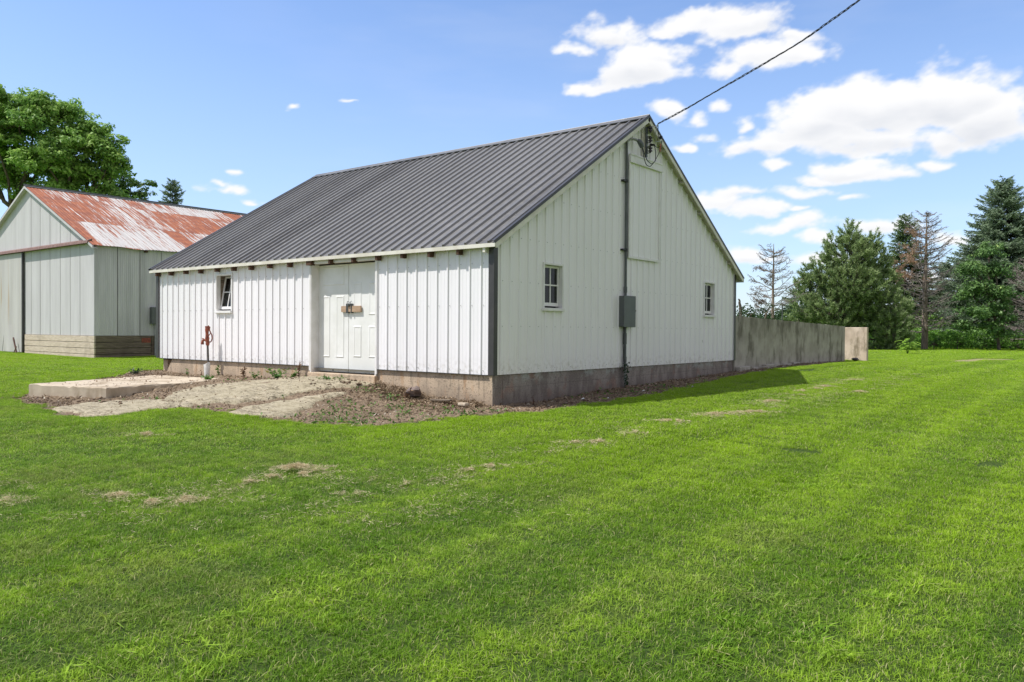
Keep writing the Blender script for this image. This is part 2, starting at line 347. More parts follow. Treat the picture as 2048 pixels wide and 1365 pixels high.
def apron_mat():
    t=NT('worn_algae_concrete_apron'); g=t.geo()
    n=t.noise(g,1.6,6,.65); f=t.noise(g,40,4,.6); m=t.noise(g,7,5,.7); cr=t.noise(t.scale(g,(1,2.6,1)),2.4,6,.7,dist=1.2)
    col=t.mix(t.ramp(n,.3,.7),(.39,.345,.24),(.45,.39,.28)); col=t.mix(t.ramp(m,.42,.66,0,.75),col,(.25,.21,.13))
    col=t.mix(t.ramp(f,.52,.66,0,.7),col,(.14,.12,.075))
    crk=t.math('MULTIPLY',t.ramp(t.math('ABSOLUTE',t.math('SUBTRACT',cr,.5)),.0,.020,.95,0),t.ramp(n,.42,.55)); col=t.mix(crk,col,(.10,.08,.05))
    h=t.math('SUBTRACT',t.math('ADD',t.math('MULTIPLY',m,.6),t.math('MULTIPLY',f,.5)),crk)
    return t.out(t.bsdf(col,.9,0,t.bump(h,.6,.02),.2))
M['apron']=apron_mat()
SKYGAIN=(1.80,1.92,2.2)
HAZE=(5.5,7.0,9.4)
HZW=.45
SKYFILL=(5.7,5.5,5.9)
SUNE=5.0
CP=np.array([(0,0,0),(0,1.5,0),(0,4.1,.07),(0,7.6,.15),(0,9.6,.21),(0,14,.27),(0,22,.18),(-.6,0,.01),(-1.5,0,.05),(-2.7,0,.2),(-3.7,-.2,.29),(-3.7,-1.2,.22),(-4.7,0,.25),(-6.5,0,.16),(-8.1,0,.13),(-10.56,0,.17),
(-8.2,-3.8,-.13),(-6.3,-3.2,-.07),(-5,-4.2,-.14),(-1.5,-1.5,-.05),(-1.5,-3,-.13),(8.2,-9.9,-.38),(2,-7,-.32),(0,-12,-.36),(-12,-8,-.2),(-21,3.2,.1),(-29,3,.16),(-15,0,.12),
(3,0,-.08),(3,6,.06),(6,0,-.2),(6,10,.08),(12,0,-.2),(10,20,.15),(10,35,.2),(25,40,.2),(-20,-15,0),(30,10,.1),(-40,0,.2),(-30,30,.2),(0,45,.2),(45,60,.2),(-5,5,.2),(-8,9,.2),(-12,20,.2),(25,-15,-.3),(5,-25,-.35)],float)
def _k(r): return r
def _fit():
    P=CP[:,:2]; r=np.linalg.norm(P[:,None]-P[None],axis=2); n=len(P)
    A=np.zeros((n+1,n+1)); A[:n,:n]=_k(r)-np.eye(n)*.15; A[:n,n]=1;A[n,:n]=1
    return np.linalg.solve(A,np.append(CP[:,2],0))
WT=_fit()
def hz(x,y):
    x=np.asarray(x,float);y=np.asarray(y,float)
    sh=x.shape; q=np.stack([x.ravel(),y.ravel()],1)
    r=np.linalg.norm(q[:,None]-CP[None,:,:2],axis=2)
    z=_k(r)@WT[:-1]+WT[-1]
    d=np.hypot(q[:,0],q[:,1]-10); f=np.clip((d-45)/40,0,1); z=z*(1-f)+.2*f
    return z.reshape(sh)
# ------------------------------------------------------------------ terrain
DIRT=np.array([(-8.2,-4.0),(-6.68,-4.18),(-4.8,-4.52),(-4.21,-4.51),(-3.97,-4.14),(-4.07,-3.47),(-3.34,-3.29),(-2.72,-3.08),(-1.76,-2.95),(-1.17,-2.87),(-0.71,-2.53),(-0.09,-2.34),(0.11,-1.95),(0.40,-1.31),(0.62,-0.84),(0.80,-0.39),(0.92,0.12),(0.90,1.0),(1.0,1.91),(0.94,2.86),(1.05,4.15),(0.70,6.62),(0.66,9.23),(0.5,11.46),(0.66,14.3),(0.25,18.55),(-.3,19.6),(-.3,.3),(-10.9,.3),(-11.0,-.35),(-10.3,-.9),(-10.2,-1.5),(-8.58,-3.62)])
def inpoly(x,y,P):
    r=np.zeros(np.shape(x),bool); n=len(P)
    for i in range(n):
        x1,y1=P[i];x2,y2=P[(i+1)%n]
        if y1==y2: continue
        c=((y1>y)!=(y2>y))&(x<(x2-x1)*(y-y1)/(y2-y1)+x1); r^=c
    return r
def sdist(x,y,P):    # positive inside
    d=np.full(np.shape(x),1e9); n=len(P)
    for i in range(n):
        x1,y1=P[i];x2,y2=P[(i+1)%n]; dx=x2-x1;dy=y2-y1
        t=np.clip(((x-x1)*dx+(y-y1)*dy)/(dx*dx+dy*dy+1e-12),0,1); d=np.minimum(d,np.hypot(x-x1-t*dx,y-y1-t*dy))
    return np.where(inpoly(x,y,P),d,-d)
def ss(v,a,b):
    t=np.clip((v-a)/(b-a),0,1); return t*t*(3-2*t)
CLIPS=[(1.44,-4.85,.36),(1.64,-4.95,.26),(1.51,-5.64,.16),(1.51,-5.45,.15),(1.48,-5.2,.16),(1.65,-6.37,.26),(1.67,-6.2,.22),(1.51,-6.43,.22),(1.07,-6.48,.2),(2.66,-5.19,.16),(2.8,-4.58,.17),(2.67,-4.41,.13),(2.87,-3.77,.2),(2.9,-3.5,.18),(2.85,-3.95,.15),(2.75,-1.94,.17),(2.89,-1.78,.2),(3.03,-1.62,.15),(2.93,.33,.2),(3.06,.42,.14),(2.99,1.25,.22),(3.09,1.57,.24),(3.15,1.79,.15),(3.4,2.18,.25),(3.5,2.3,.2),(3.03,-.81,.17),(.44,-7.16,.16),(-1.92,-4.71,.24),(3.91,6.33,.17),(3.66,6.7,.14),(2.98,-2.41,.1),(3.01,5.75,.14),(3.05,6.39,.17),(3.2,5.04,.12),(3.04,7.04,.2),(3.08,9.05,.18),(3.11,3.78,.2)]
BARE=[(2.9,24.3,1.1,2.6),(3.4,26.6,.8,1.5)]
SX0,SX1,SY0,SY1=-32.4,-21.0,3.18,19.5     # shed footprint
def graded(a,b,step,lo,hi,g=1.09):
    m=list(np.arange(a,b+1e-6,step)); s=step;p=m[-1];R=[]
    while p<hi: s=min(s*g,400);p+=s;R.append(p)
    s=step;p=a;Lf=[]
    while p>lo: s=min(s*g,400);p-=s;Lf.append(p)
    return np.array(Lf[::-1]+m+R)
gx=graded(-11.4,3.4,.085,-3000,3000); gy=graded(-6.2,5,.085,-1500,4000,1.06)
XX,YY=np.meshgrid(gx,gy,indexing='ij')
def hzc(X,Y):
    out=np.empty(X.size);x=X.ravel();y=Y.ravel()
    for i in range(0,X.size,20000): out[i:i+20000]=hz(x[i:i+20000],y[i:i+20000])
    return out.reshape(X.shape)
def ground_z(x,y):
    x=np.asarray(x,float);y=np.asarray(y,float); return hzc(np.atleast_1d(x),np.atleast_1d(y)).reshape(x.shape) if x.shape else float(hz(np.array([x]),np.array([y]))[0])
sdl=sdist(XX,YY,DIRT)
dn=fbm(XX*2.2,YY*2.2,5,4)
dirt=ss(sdl+(dn-.5)*.45,-.04,.08)
bare=np.zeros_like(XX)
for (bx,by,rx,ry) in BARE: bare=np.maximum(bare,ss(1-np.hypot((XX-bx)/rx,(YY-by)/ry)+(fbm(XX*2,YY*2,9)-.5)*.9,0,.5))
for (bx,by,r) in CLIPS: bare=np.maximum(bare,.22*ss(1-np.hypot(XX-bx,YY-by)/(r*1.5)+(fbm(XX*6,YY*6,19)-.5)*.9,0,.6))
ZZ=hzc(XX,YY)
near=ss(-np.hypot(XX,YY-0),-60,-30)
ZZ=ZZ+dirt*((fbm(XX*1.6,YY*1.6,3,4)-.5)*.10+(fbm(XX*9,YY*9,31,3)-.5)*.05)*near + (1-dirt)*near*(fbm(XX*.5,YY*.5,77,2)-.5)*.03
SLB=np.array([(-8.21,-3.75),(-6.19,-3.25),(-6.66,-.99),(-7.3,-.34),(-9.30,-.72)]); sds=-sdist(XX,YY,SLB); ZZ=ZZ+np.where(sds>0,.055*np.exp(-np.maximum(sds,0)/.22)*(.5+fbm(XX*3,YY*3,91,3)),-.02)*(np.abs(sds)<3)
nx,ny=XX.shape
idx=np.arange(nx*ny).reshape(nx,ny)
Fq=np.stack([idx[:-1,:-1],idx[1:,:-1],idx[1:,1:],idx[:-1,1:]],-1).reshape(-1,4)
g=npmesh('ground',np.stack([XX,YY,ZZ],-1).reshape(-1,3),Fq,M['ground'],smooth=True,attrs={'dirt':dirt.ravel(),'bare':bare.ravel()})
tag(g,'green mown lawn running out to bare dirt along the white barn',kind='structure')
def gz_detail(x,y):   # bilinear lookup in the terrain grid
    i=np.clip(np.searchsorted(gx,x)-1,0,nx-2);j=np.clip(np.searchsorted(gy,y)-1,0,ny-2)
    fx=(x-gx[i])/(gx[i+1]-gx[i]);fy=(y-gy[j])/(gy[j+1]-gy[j])
    return ZZ[i,j]*(1-fx)*(1-fy)+ZZ[i+1,j]*fx*(1-fy)+ZZ[i,j+1]*(1-fx)*fy+ZZ[i+1,j+1]*fx*fy
# worn apron sheets, edges dive under the soil
R1=np.array([(-4.75,.05),(-5.5,-.7),(-5.95,-1.3),(-5.65,-2.3),(-5.0,-2.9),(-3.6,-3.0),(-3.1,-2.65),(-2.98,-2.1),(-2.95,-1.4),(-2.85,-.76),(-2.62,.05)])
R2=np.array([(-2.72,-3.2),(-2.85,-2.6),(-2.8,-1.87),(-2.70,-1.14),(-2.45,-.9),(-2.30,-1.54),(-2.05,-2.1),(-1.7,-2.85)])
R3=np.array([(-5.9,-4.35),(-4.33,-4.5),(-3.95,-4.1),(-4.05,-3.44),(-3.51,-3.12),(-3.73,-2.9),(-4.87,-3.05),(-5.36,-2.95),(-5.6,-3.3),(-6.1,-3.6)])
ax=np.arange(-6.4,-1.4,.05);ay=np.arange(-4.7,.1,.05);AX,AY=np.meshgrid(ax,ay,indexing='ij')
m=np.zeros_like(AX)
for P,wd in ((R1,.10),(R2,.08),(R3,.10)): m=np.maximum(m,ss(sdist(AX,AY,P)+(fbm(AX*3,AY*3,8,5)-.5)*.38,-.06,wd))
az_=hzc(AX,AY)+.035+(m-1)*.13+(fbm(AX*1.2,AY*1.2,4,3)-.5)*.03
an,am=AX.shape;ai=np.arange(an*am).reshape(an,am)
ap=npmesh('concrete_apron',np.stack([AX,AY,az_],-1).reshape(-1,3),np.stack([ai[:-1,:-1],ai[1:,:-1],ai[1:,1:],ai[:-1,1:]],-1).reshape(-1,4),M['apron'],smooth=True)
tag(ap,'worn greenish concrete ramp sloping down from the double door into the grass',kind='structure')

# ------------------------------------------------------------------ white barn
L=10.56;W=9.56;RY=4.80;RZ=5.62;EZ=2.60;OE=.15;OG=.138;ZS=.49;SL=(RZ-EZ)/(RY+OE)
LOC=(-L/2,W/2,.2)
barn=thing('white_barn',LOC,'white ribbed steel barn with a charcoal metal roof on a concrete foundation','barn')
def rz_(y): return EZ+(y+OE)*SL if y<=RY else RZ-(y-RY)*SL
PITCH=.2465
def profile(s0,s1,phase,h,pitch=PITCH,minor=True,wide=1.0):
    out=[]
    k0=int(math.floor((s0-phase)/pitch))-1;k1=int(math.ceil((s1-phase)/pitch))+1
    for k in range(k0,k1+1):
        c=phase+k*pitch
        out+=[(c-.026*wide,0),(c-.012*wide,h),(c+.012*wide,h),(c+.026*wide,0)]
        if minor:
            for q in (pitch/3,2*pitch/3): out+=[(c+q-.010,0),(c+q,.0035),(c+q+.010,0)]
    out.sort(); S=[a for a,b in out];O=[b for a,b in out]
    def off(s): return float(np.interp(s,S,O))
    return sorted(set([s0,s1]+[s for s in S if s0<s<s1])),off
def siding(mb,P,s0,s1,zb,zt,holes,phase,h=.02,minor=True,extra=()):
    S,off=profile(s0,s1,phase,h,minor=minor)
    for a,b,c,d in holes: S+=[x for x in (a,b) if s0<x<s1]
    S=sorted(set(S+list(extra)))
    for a,b in zip(S[:-1],S[1:]):
        if b-a<1e-5: continue
        mid=(a+b)/2; seg=[[zb,None]]
        hs=sorted([(c,d) for (ha,hb,c,d) in holes if ha<mid<hb])
        iv=[];cur=zb
        for c,d in hs:
            if c>cur: iv.append((cur,c)); 
            cur=max(cur,d)
        iv.append((cur,None))
        for lo,hi in iv:
            za=zt(a) if hi is None else hi; zb2=zt(b) if hi is None else hi
            if za<=lo and zb2<=lo: continue
            mb.quad(P(a,lo,off(a)),P(b,lo,off(b)),P(b,zb2,off(b)),P(a,za,off(a)))
def screws(mb,P,s0,s1,rows,phase,holes,zt,pitch=PITCH):
    k0=int((s0-phase)/pitch)-1
    for k in range(k0,k0+80):
        s=phase+k*pitch+.05
        if s<s0+.03 or s>s1-.03: continue
        for z in rows:
            if z>zt(s)-.08 or any(a<s<b and c<z<d for a,b,c,d in holes): continue
            c=np.array(P(s,z,.004)); n=np.array(P(s,z,.012))-c; u=np.array(P(s+.0055,z,.004))-c; w=np.array([0,0,.0055])
            mb.obox(c-u/1-w/1,2*u,2*w,n,1)
# front wall: s=x, outward -y
FW=(-7.98,-7.40,1.58,2.38); FD=(-4.68,-2.76,0,2.50)
Pf=lambda s,z,o:(s,-o,z)
mb=MB(); ztf=lambda s:EZ+OE*SL-.035
siding(mb,Pf,-L,-.03,ZS,ztf,[FW,FD],-.26)
screws(mb,Pf,-L,0,(.56,1.62,2.30),-.26,[FW,FD],ztf)
mb.build('front_wall',[M['siding'],M['screw']],barn)
G1=(1.355,1.90,1.59,2.37);G2=(7.78,8.32,1.59,2.37)
Pg=lambda s,z,o:(o,s,z)
mb=MB(); ztg=lambda s:rz_(s)-.04
siding(mb,Pg,.05,W-.03,ZS,ztg,[G1,G2],.17,h=.023,extra=(RY,))
screws(mb,Pg,0,W,(.56,1.28,2.02,2.75,3.5,4.25),.17,[G1,G2],ztg)
mb.build('gable_wall',[M['siding'],M['screw']],barn)
mb=MB(); siding(mb,lambda s,z,o:(-L-o,s,z),0,W,ZS,ztg,[],.17,minor=False,extra=(RY,)); mb.build('gable_wall',M['siding'],barn)
mb=MB(); siding(mb,lambda s,z,o:(s,W+o,z),-L,0,ZS,lambda s:rz_(W)-.035,[],-.26,minor=False); mb.build('back_wall',M['siding'],barn)
# dark sheets added inside to keep the barn closed and dark
mb=MB()
for a in ((-L+.22,-8.3,.22,.26,ZS,2.5),(-7.1,-4.9,.22,.26,ZS,2.5)): pass
mb.box(-L+.1,-.1,.9,.93,.1,.12); mb.quad((-L+.05,W-.05,.1),(-.05,W-.05,.1),(-.05,W-.05,2.6),(-L+.05,W-.05,2.6))
mb.quad((-L+.05,.05,.45),(-.05,.05,.45),(-.05,W-.05,.45),(-L+.05,W-.05,.45)); mb.build('barn_floor',M['dark'],barn)
li=MB(); li.box(-.9,-.88,.9,W-.9,.46,2.9); li.box(-L+.6,-.9,.90,.92,.46,2.5); li.build('dark_backing',M['dark'],barn)
# foundation: front is broken at the far corner
mb=MB()
mb.prism([(-L+.28,.02,-.5),(-L+.28,.02,.06),(-L+.62,.02,ZS-.003),(-4.70,.02,ZS-.003),(-4.70,.02,-.5)],(0,.25,0))
mb.prism([(-2.74,.02,-.5),(-2.74,.02,ZS-.003),(-.02,.02,ZS-.003),(-.02,.02,-.5)],(0,.25,0))
mb.prism([(-.02,.27,-.5),(-.02,.27,ZS-.003),(-.02,W-.02,ZS-.003),(-.02,W-.02,-.5)],(-.25,0,0))
mb.box(-L+.02,-L+.22,.12,W-.02,-.5,ZS-.003); mb.box(-L+.22,-.27,W-.27,W-.02,-.5,ZS-.003)
mb.build('foundation',M['found'],barn,bevel=.012)
MB().box(-4.70,-2.74,-.06,.30,-.2,.37).build('door_sill',M['found'],barn,bevel=.015)
# roof: two ribbed sheets with an under deck
nrm=np.array([0,-SL,1])/math.hypot(1,SL); slp=np.array([0,1,SL])/math.hypot(1,SL); SLEN=math.hypot(RY+OE,RZ-EZ)
YB=W+.25; 
def roofsheet(sign):
    mb=MB(); S,off=profile(-L-OG,OG,.02,.036,wide=1.25)
    n=nrm if sign>0 else np.array([0,SL,1])/math.hypot(1,SL)
    e0=np.array([0,-OE,EZ]) if sign>0 else np.array([0,YB,rz_(YB)]); e1=np.array([0,RY,RZ])
    for a,b in zip(S[:-1],S[1:]):
        pa=np.array([a,0,0]);pb=np.array([b,0,0])
        mb.quad(pa+e0+n*off(a),pb+e0+n*off(b),pb+e1+n*off(b),pa+e1+n*off(a))
        mb.quad(pa+e0+n*off(a),pa+e0-n*.004,pb+e0-n*.004,pb+e0+n*off(b))
    u=-n*.03
    # screws along the purlin lines
    if sign>0:
        k=int((-L-OG)/PITCH)-1
        for i in range(60):
            x=.02+(k+i)*PITCH+.045
            if not(-L-OG<x<OG): continue
            for t in (.12,1.1,2.2,3.3,4.4,5.5):
                c=e0+slp*t+np.array([x,0,0]); mb.obox(c-np.array([.006,0,0])-slp*.006,(.012,0,0),slp*.012,n*.008,1)
    return mb.build('roof',[M['roof'],M['screw']],barn)
roofF=roofsheet(1); roofB=roofsheet(-1)
mb=MB()
for sgn in (1,-1):
    n=nrm if sgn>0 else np.array([0,SL,1])/math.hypot(1,SL)
    e0=np.array([0,-OE+.01,EZ+.006]) if sgn>0 else np.array([0,YB-.01,rz_(YB)+.006]); e1=np.array([0,RY,RZ])
    a=np.array([-L-OG+.01,0,0]);b=np.array([OG-.01,0,0]); mb.quad(a+e0-n*.024,b+e0-n*.024,b+e1-n*.024,a+e1-n*.024)
mb.build('roof_deck',M['soffit'],barn)
mb=MB()
for sgn in (1,-1):
    n=np.array([0,-SL*sgn,1])/math.hypot(1,SL); s=np.array([0,-sgn,-SL])/math.hypot(1,SL)
    c=np.array([0,RY,RZ+.045])
    for k,(x0,x1) in enumerate(((-L-OG-.01,-7.2),(-7.25,-3.6),(-3.65,OG+.012))):
        o=np.array([0,0,.003*(k%2)])
        mb.obox(c+o+np.array([x0,0,0]),(x1-x0,0,0),s*.17,n*.004)
    mb.obox(c+s*.165+np.array([-L-OG-.008,0,0])-n*.014,(L+2*OG+.018,0,0),s*.006,n*.016)
mb.tube([(-L-OG-.01,RY,RZ+.046),(OG+.012,RY,RZ+.046)],.012,6)
mb.build('ridge_cap',M['roof'],roofF)
# rake flashing (charcoal) and rake boards (white)
for X0,X1 in ((OG-.045,OG+.012),(-L-OG-.012,-L-OG+.045)):
    for sgn in (1,-1):
        mb=MB();mw=MB()
        n=np.array([0,-SL*sgn,1])/math.hypot(1,SL)
        e0=np.array([0,-OE-.005,EZ]) if sgn>0 else np.array([0,YB+.005,rz_(YB)]); e1=np.array([0,RY,RZ]); d=e1-e0
        mb.obox(e0+np.array([X0,0,0])+n*.028,(X1-X0,0,0),d,n*.008)
        xo=X1 if X0>-1 else X0
        mb.obox(e0+np.array([xo-.003,0,0])-n*.012,(.006,0,0),d,n*.044)
        xw=(OG-.015,OG+.006) if X0>-1 else (-L-OG-.006,-L-OG+.015)
        mw.obox(e0+np.array([xw[0],0,0])-n*.095,(xw[1]-xw[0],0,0),d-n*0,n*.080)
        mb.build('rake_flashing',M['dark_trim'],barn); mw.build('rake_board',M['cream_trim'],barn)
mb=MB()
for sgn in (1,-1):   # soffit under gable overhang
    n=np.array([0,-SL*sgn,1])/math.hypot(1,SL)
    e0=np.array([.004,-OE,EZ]) if sgn>0 else np.array([.004,YB,rz_(YB)]); e1=np.array([.004,RY,RZ])
    mb.obox(e0-n*.060,(OG-.02,0,0),e1-e0,n*.012)
mb.build('soffit',M['soffit'],barn)
for y in (1.6,3.2,5.55,6.45,7.4,8.3,9.1):
    sgn=1 if y<RY else -1; n=np.array([0,-SL*sgn,1])/math.hypot(1,SL);s=np.array([0,1,SL*sgn])/math.hypot(1,SL)
    MB().obox(np.array([.02,y,rz_(y)])-n*.115,(.10,0,0),s*.06,n*.05).build('lookout',M['soffit'],barn)
mb=MB()
for k,(x0,x1) in enumerate(((-L-OG-.005,-6.35),(-6.38,-3.62),(-3.65,OG+.008))):
    mb.box(x0,x1,-OE+.000-.002*k,-OE+.014,EZ-.066,EZ-.002-.001*k); mb.box(x0,x1,-OE+.014,-OE+.04,EZ-.066,EZ-.060)
mb.build('eave_fascia',M['cream_trim'],barn)
MB().box(-L-OG,OG,YB+.004,YB+.02,rz_(YB)-.09,rz_(YB)-.002).build('eave_fascia',M['cream_trim'],barn)
for x in (-10.42,-9.81,-9.16,-8.53,-7.86,-7.21,-6.57,-5.91,-5.24,-4.58,-3.95,-3.29,-2.64,-1.99,-1.33,-.67,-.10):
    w=.075 if abs(x+4.58)<.01 else .028
    z0=EZ-.145+random.uniform(-.01,.01)
    MB().box(x-w,x+w,-OE+.018,.0-.022,z0,EZ-.02).build('rafter_tail',M['cream_trim'] if x>-.2 else M['rafter'],barn,bevel=.004)
# corner trims
mb=MB(); mb.box(-.080,.024,-.034,-.024,ZS-.005,EZ-.04); mb.box(.024,.034,-.034,.065,ZS-.005,EZ-.06); mb.build('corner_trim',M['dark_trim'],barn)
mb=MB(); mb.box(-L-.034,-L-.024,-.034,.1,ZS,EZ-.04); mb.box(-L-.024,-L+.075,-.034,-.024,ZS,EZ-.04); mb.build('corner_trim',M['dark_trim'],barn)
mb=MB(); mb.box(.024,.034,W-.06,W+.034,ZS-.005,rz_(W)-.06); mb.box(-.1,.024,W+.024,W+.034,ZS-.005,rz_(W)-.06); mb.build('corner_trim',M['dark_trim'],barn)
mb=MB(); mb.box(-L+.08,-4.72,-.024,.02,ZS-.012,ZS-.002); mb.box(-2.72,-.12,-.024,.02,ZS-.012,ZS-.002); mb.build('base_flashing',M['dark_trim'],barn)
# doorway
DX0,DX1,DY=-4.65,-2.76,.165
mb=MB(); mb.box(DX0-.004,DX0+.022,-.024,DY+.02,.37,2.50); mb.box(DX1-.022,DX1+.004,-.024,DY+.02,.37,2.50); mb.box(DX0+.03,DX1-.03,-.02,DY+.04,2.488,2.51)
mb.box(DX0-.035,DX0-.004,-.030,-.004,.40,2.50); mb.box(DX1+.004,DX1+.035,-.030,-.004,.40,2.50); mb.build('door_jamb',M['white_trim'],barn)
mb=MB(); mb.box(DX0+.0,DX1+.02,-.055,-.026,2.500,2.545); mb.box(DX0,DX1+.02,-.055,-.050,2.475,2.500); mb.build('door_track',M['white_trim'],barn)
def leaf(x0,x1,panels,ang=0):
    mb=MB(); y=DY; mb.box(x0,x1,y,y+.045,.385,2.46)
    for a,b,c,d in panels:
        # sunk moulding ring with a raised field
        t=.022; mb.add([(a,y-.001,c),(b,y-.001,c),(b,y-.001,d),(a,y-.001,d),(a+t,y-.011,c+t),(b-t,y-.011,c+t),(b-t,y-.011,d-t),(a+t,y-.011,d-t),(a+2*t,y-.004,c+2*t),(b-2*t,y-.004,c+2*t),(b-2*t,y-.004,d-2*t),(a+2*t,y-.004,d-2*t)],
          [(0,1,5,4),(1,2,6,5),(2,3,7,6),(3,0,4,7),(4,5,9,8),(5,6,10,9),(6,7,11,10),(7,4,8,11),(8,9,10,11)])
    return mb.build('door',M['door'],barn,bevel=.003)
leaf(-4.655,-3.738,[(-4.50,-3.86,2.06,2.43),(-4.52,-4.28,.66,1.86),(-4.10,-3.86,.66,1.86)])
leaf(-3.726,-2.785,[(-3.59,-3.36,.68,1.28),(-3.16,-2.93,.68,1.28),(-3.59,-3.36,1.48,2.10),(-3.16,-2.93,1.48,2.10)])
lb=MB().box(-3.90,-3.34,.118,.150,1.54,1.655).build('latch_board',M['lath'],barn,bevel=.004)
for x in (-3.735,-3.70,-3.60):
    m_=MB(); m_.box(x-.009,x+.009,.108,.19,1.52,1.70); m_.build('latch_strap',M['grey_box'],lb)
m_=MB(); m_.tube([(-3.67+.03*math.cos(a),.10,1.715+.03*math.sin(a)) for a in np.linspace(0,2*PI,12)],.006,6,cap=False); m_.box(-3.69,-3.65,.09,.12,1.655,1.69); m_.tube([(-3.60,.10,1.66),(-3.60,.10,1.735),(-3.57,.10,1.745)],.006,6); m_.build('hasp',M['grey_box'],lb)
MB().box(-4.2,-4.17,.16,.199,.40,.43).build('door_stop',M['grey_box'],barn)
# windows
def window(O,U,N,w,z0,z1,tilt=0,depth=.05,frame=True):
    """O origin at left of opening (outer plane), U along wall, N inward"""
    O=np.array(O,float);U=np.array(U,float);N=np.array(N,float);Z=np.array([0,0,1.])
    f=MB(); j=.022
    f.obox(O-U*.03-N*.026+Z*(z0-.03),U*.035,N*(depth+.10),Z*(z1-z0+.06)); f.obox(O+U*(w-.005)-N*.026+Z*(z0-.03),U*.035,N*(depth+.10),Z*(z1-z0+.06))
    f.obox(O+U*.005-N*.026+Z*(z1-.005),U*(w-.01),N*(depth+.10),Z*.035)
    win=f.build('window',[M['white_trim']],barn)
    s=MB(); zb=z0+.055; zt=z1-.012; a=.014; b=w-.014; h=zt-zb
    D0=N*depth; D1=N*(depth+tilt)
    def bar(u0,v0,u1,v1,t=.03):
        base=O+U*u0+Z*(zb+v0)+D0+(D1-D0)*(v0/h); 
        ed=U*(u1-u0); ev=Z*(v1-v0)+(D1-D0)*((v1-v0)/h)
        s.obox(base,ed,ev,N*t)
    q=.04
    bar(a,0,a+q,h);bar(b-q,0,b,h);bar(a+q,0,b-q,.06);bar(a+q,h-q,b-q,h);bar((a+b)/2-.012,.06,(a+b)/2+.012,h-q,.026);bar(a+q,h*.52-.012,(a+b)/2-.012,h*.52+.012,.024);bar((a+b)/2+.012,h*.52-.012,b-q,h*.52+.012,.024)
    sash=s.build('sash',M['white_trim'],win)
    p=MB(); c=N*.014
    P=lambda u,v:O+U*u+Z*(zb+v)+D0+(D1-D0)*(v/h)+c
    p.quad(P(a+.01,.01),P(b-.01,.01),P(b-.01,h-.01),P(a+.01,h-.01)); p.build('pane',M['glass'],win)
    sl=MB(); sl.obox(O-U*.045-N*.06+Z*(z0-.035),U*(w+.07),N*(.05+depth+.03),Z*.055); sl.build('sill',M['white_trim'],win,bevel=.006)
    return win
w1=window((0,G1[0],0),(0,1,0),(-1,0,0),G1[1]-G1[0],G1[2],G1[3])
w2=window((0,G2[0],0),(0,1,0),(-1,0,0),G2[1]-G2[0],G2[2],G2[3])
w3=window((FW[0],0,0),(1,0,0),(0,1,0),FW[1]-FW[0],FW[2],FW[3],tilt=.13,depth=.06)
w3['label']='tilted window with its sash leaning inward at the top'
j=MB(); j.box(FW[0]+.0,FW[0]+.010,.076,.30,FW[2],FW[3]); j.build('inner_jamb',M['jamb_wood'],w3)
# gable hay door with header
hd=MB(); Y0,Y1,Z0,Z1=4.20,5.45,2.70,4.62
siding(hd,lambda s,z,o:(.036+o,s,z),Y0,Y1,Z0,lambda s:Z1,[],.17,h=.014)
haydoor=hd.build('hay_door',M['siding'],barn)
f=MB(); f.box(.034,.058,Y0-.03,Y0+.02,Z0-.02,Z1);f.box(.034,.058,Y1-.02,Y1+.03,Z0-.02,Z1);f.box(.034,.054,Y0+.02,Y1-.02,Z0-.02,Z0+.03);f.box(.018,.030,Y0+.02,Y1-.02,Z0+.03,Z1-.03); f.build('door_frame',M['white_trim'],haydoor)
f=MB(); f.box(.024,.085,Y0-.02,Y1+.08,Z1-.02,Z1+.012); f.box(.024,.075,Y0-.02,Y1+.07,Z1+.012,Z1+.15); f.box(.075,.086,Y0-.02,Y1+.07,Z1+.13,Z1+.16); f.build('door_track',M['white_trim'],barn)
# conduit, weatherhead, electrical box
CY_=4.06
c=MB(); c.tube([(.05,CY_,1.90),(.05,CY_,4.96)],.027,10); c.build('conduit',M['conduit'],barn,smooth=True)
c=MB(); c.tube([(.05,CY_,.42),(.05,CY_,1.31)],.027,10); cd=c.build('conduit',M['conduit'],barn,smooth=True)
MB().tube([(.05,CY_+.02,-.1),(.05,CY_+.01,.44)],.028,10).build('conduit_sleeve',M['conduit_pale'],cd,smooth=True)
for z,h in ((1.98,.12),(.95,.22),(.60,.10)): MB().tube([(.05,CY_,z),(.05,CY_,z+h)],.035,10).build('coupling',M['conduit'],cd,smooth=True)
for z in (2.83,4.2): 
    m_=MB(); m_.box(.0,.07,CY_-.13,CY_-.02,z-.015,z+.02); m_.tube([(.05,CY_,z-.03),(.05,CY_,z+.03)],.036,10); m_.build('pipe_clamp',M['black'],barn)
c=MB(); c.tube([(.05,CY_,4.9),(.055,CY_+.01,5.0),(.09,CY_+.08,5.05),(.14,CY_+.17,5.05),(.19,CY_+.26,5.02)],.027,10); c.build('weatherhead_elbow',M['conduit_pale'],barn,smooth=True)
c=MB(); c.tube([(.17,CY_+.22,5.04),(.19,CY_+.25,5.02),(.215,CY_+.29,4.955),(.22,CY_+.31,4.90)],[.032,.050,.052,.040],12); c.build('weatherhead',M['grey_box'],barn,smooth=True)
eb=MB().box(.012,.135,3.86,4.30,1.30,1.91).build('electrical_box',M['grey_box'],barn,bevel=.006)
m_=MB(); m_.box(.135,.145,3.85,4.31,1.29,1.915); m_.build('box_door',M['grey_box'],eb,bevel=.004)
m_=MB(); m_.box(.10,.13,4.305,4.345,1.60,1.64); m_.build('box_latch',M['black'],eb)
for z in (1.42,1.74): MB().tube([(.125,3.85,z),(.125,3.85,z+.05)],.010,8).build('box_hinge',M['grey_box'],eb)
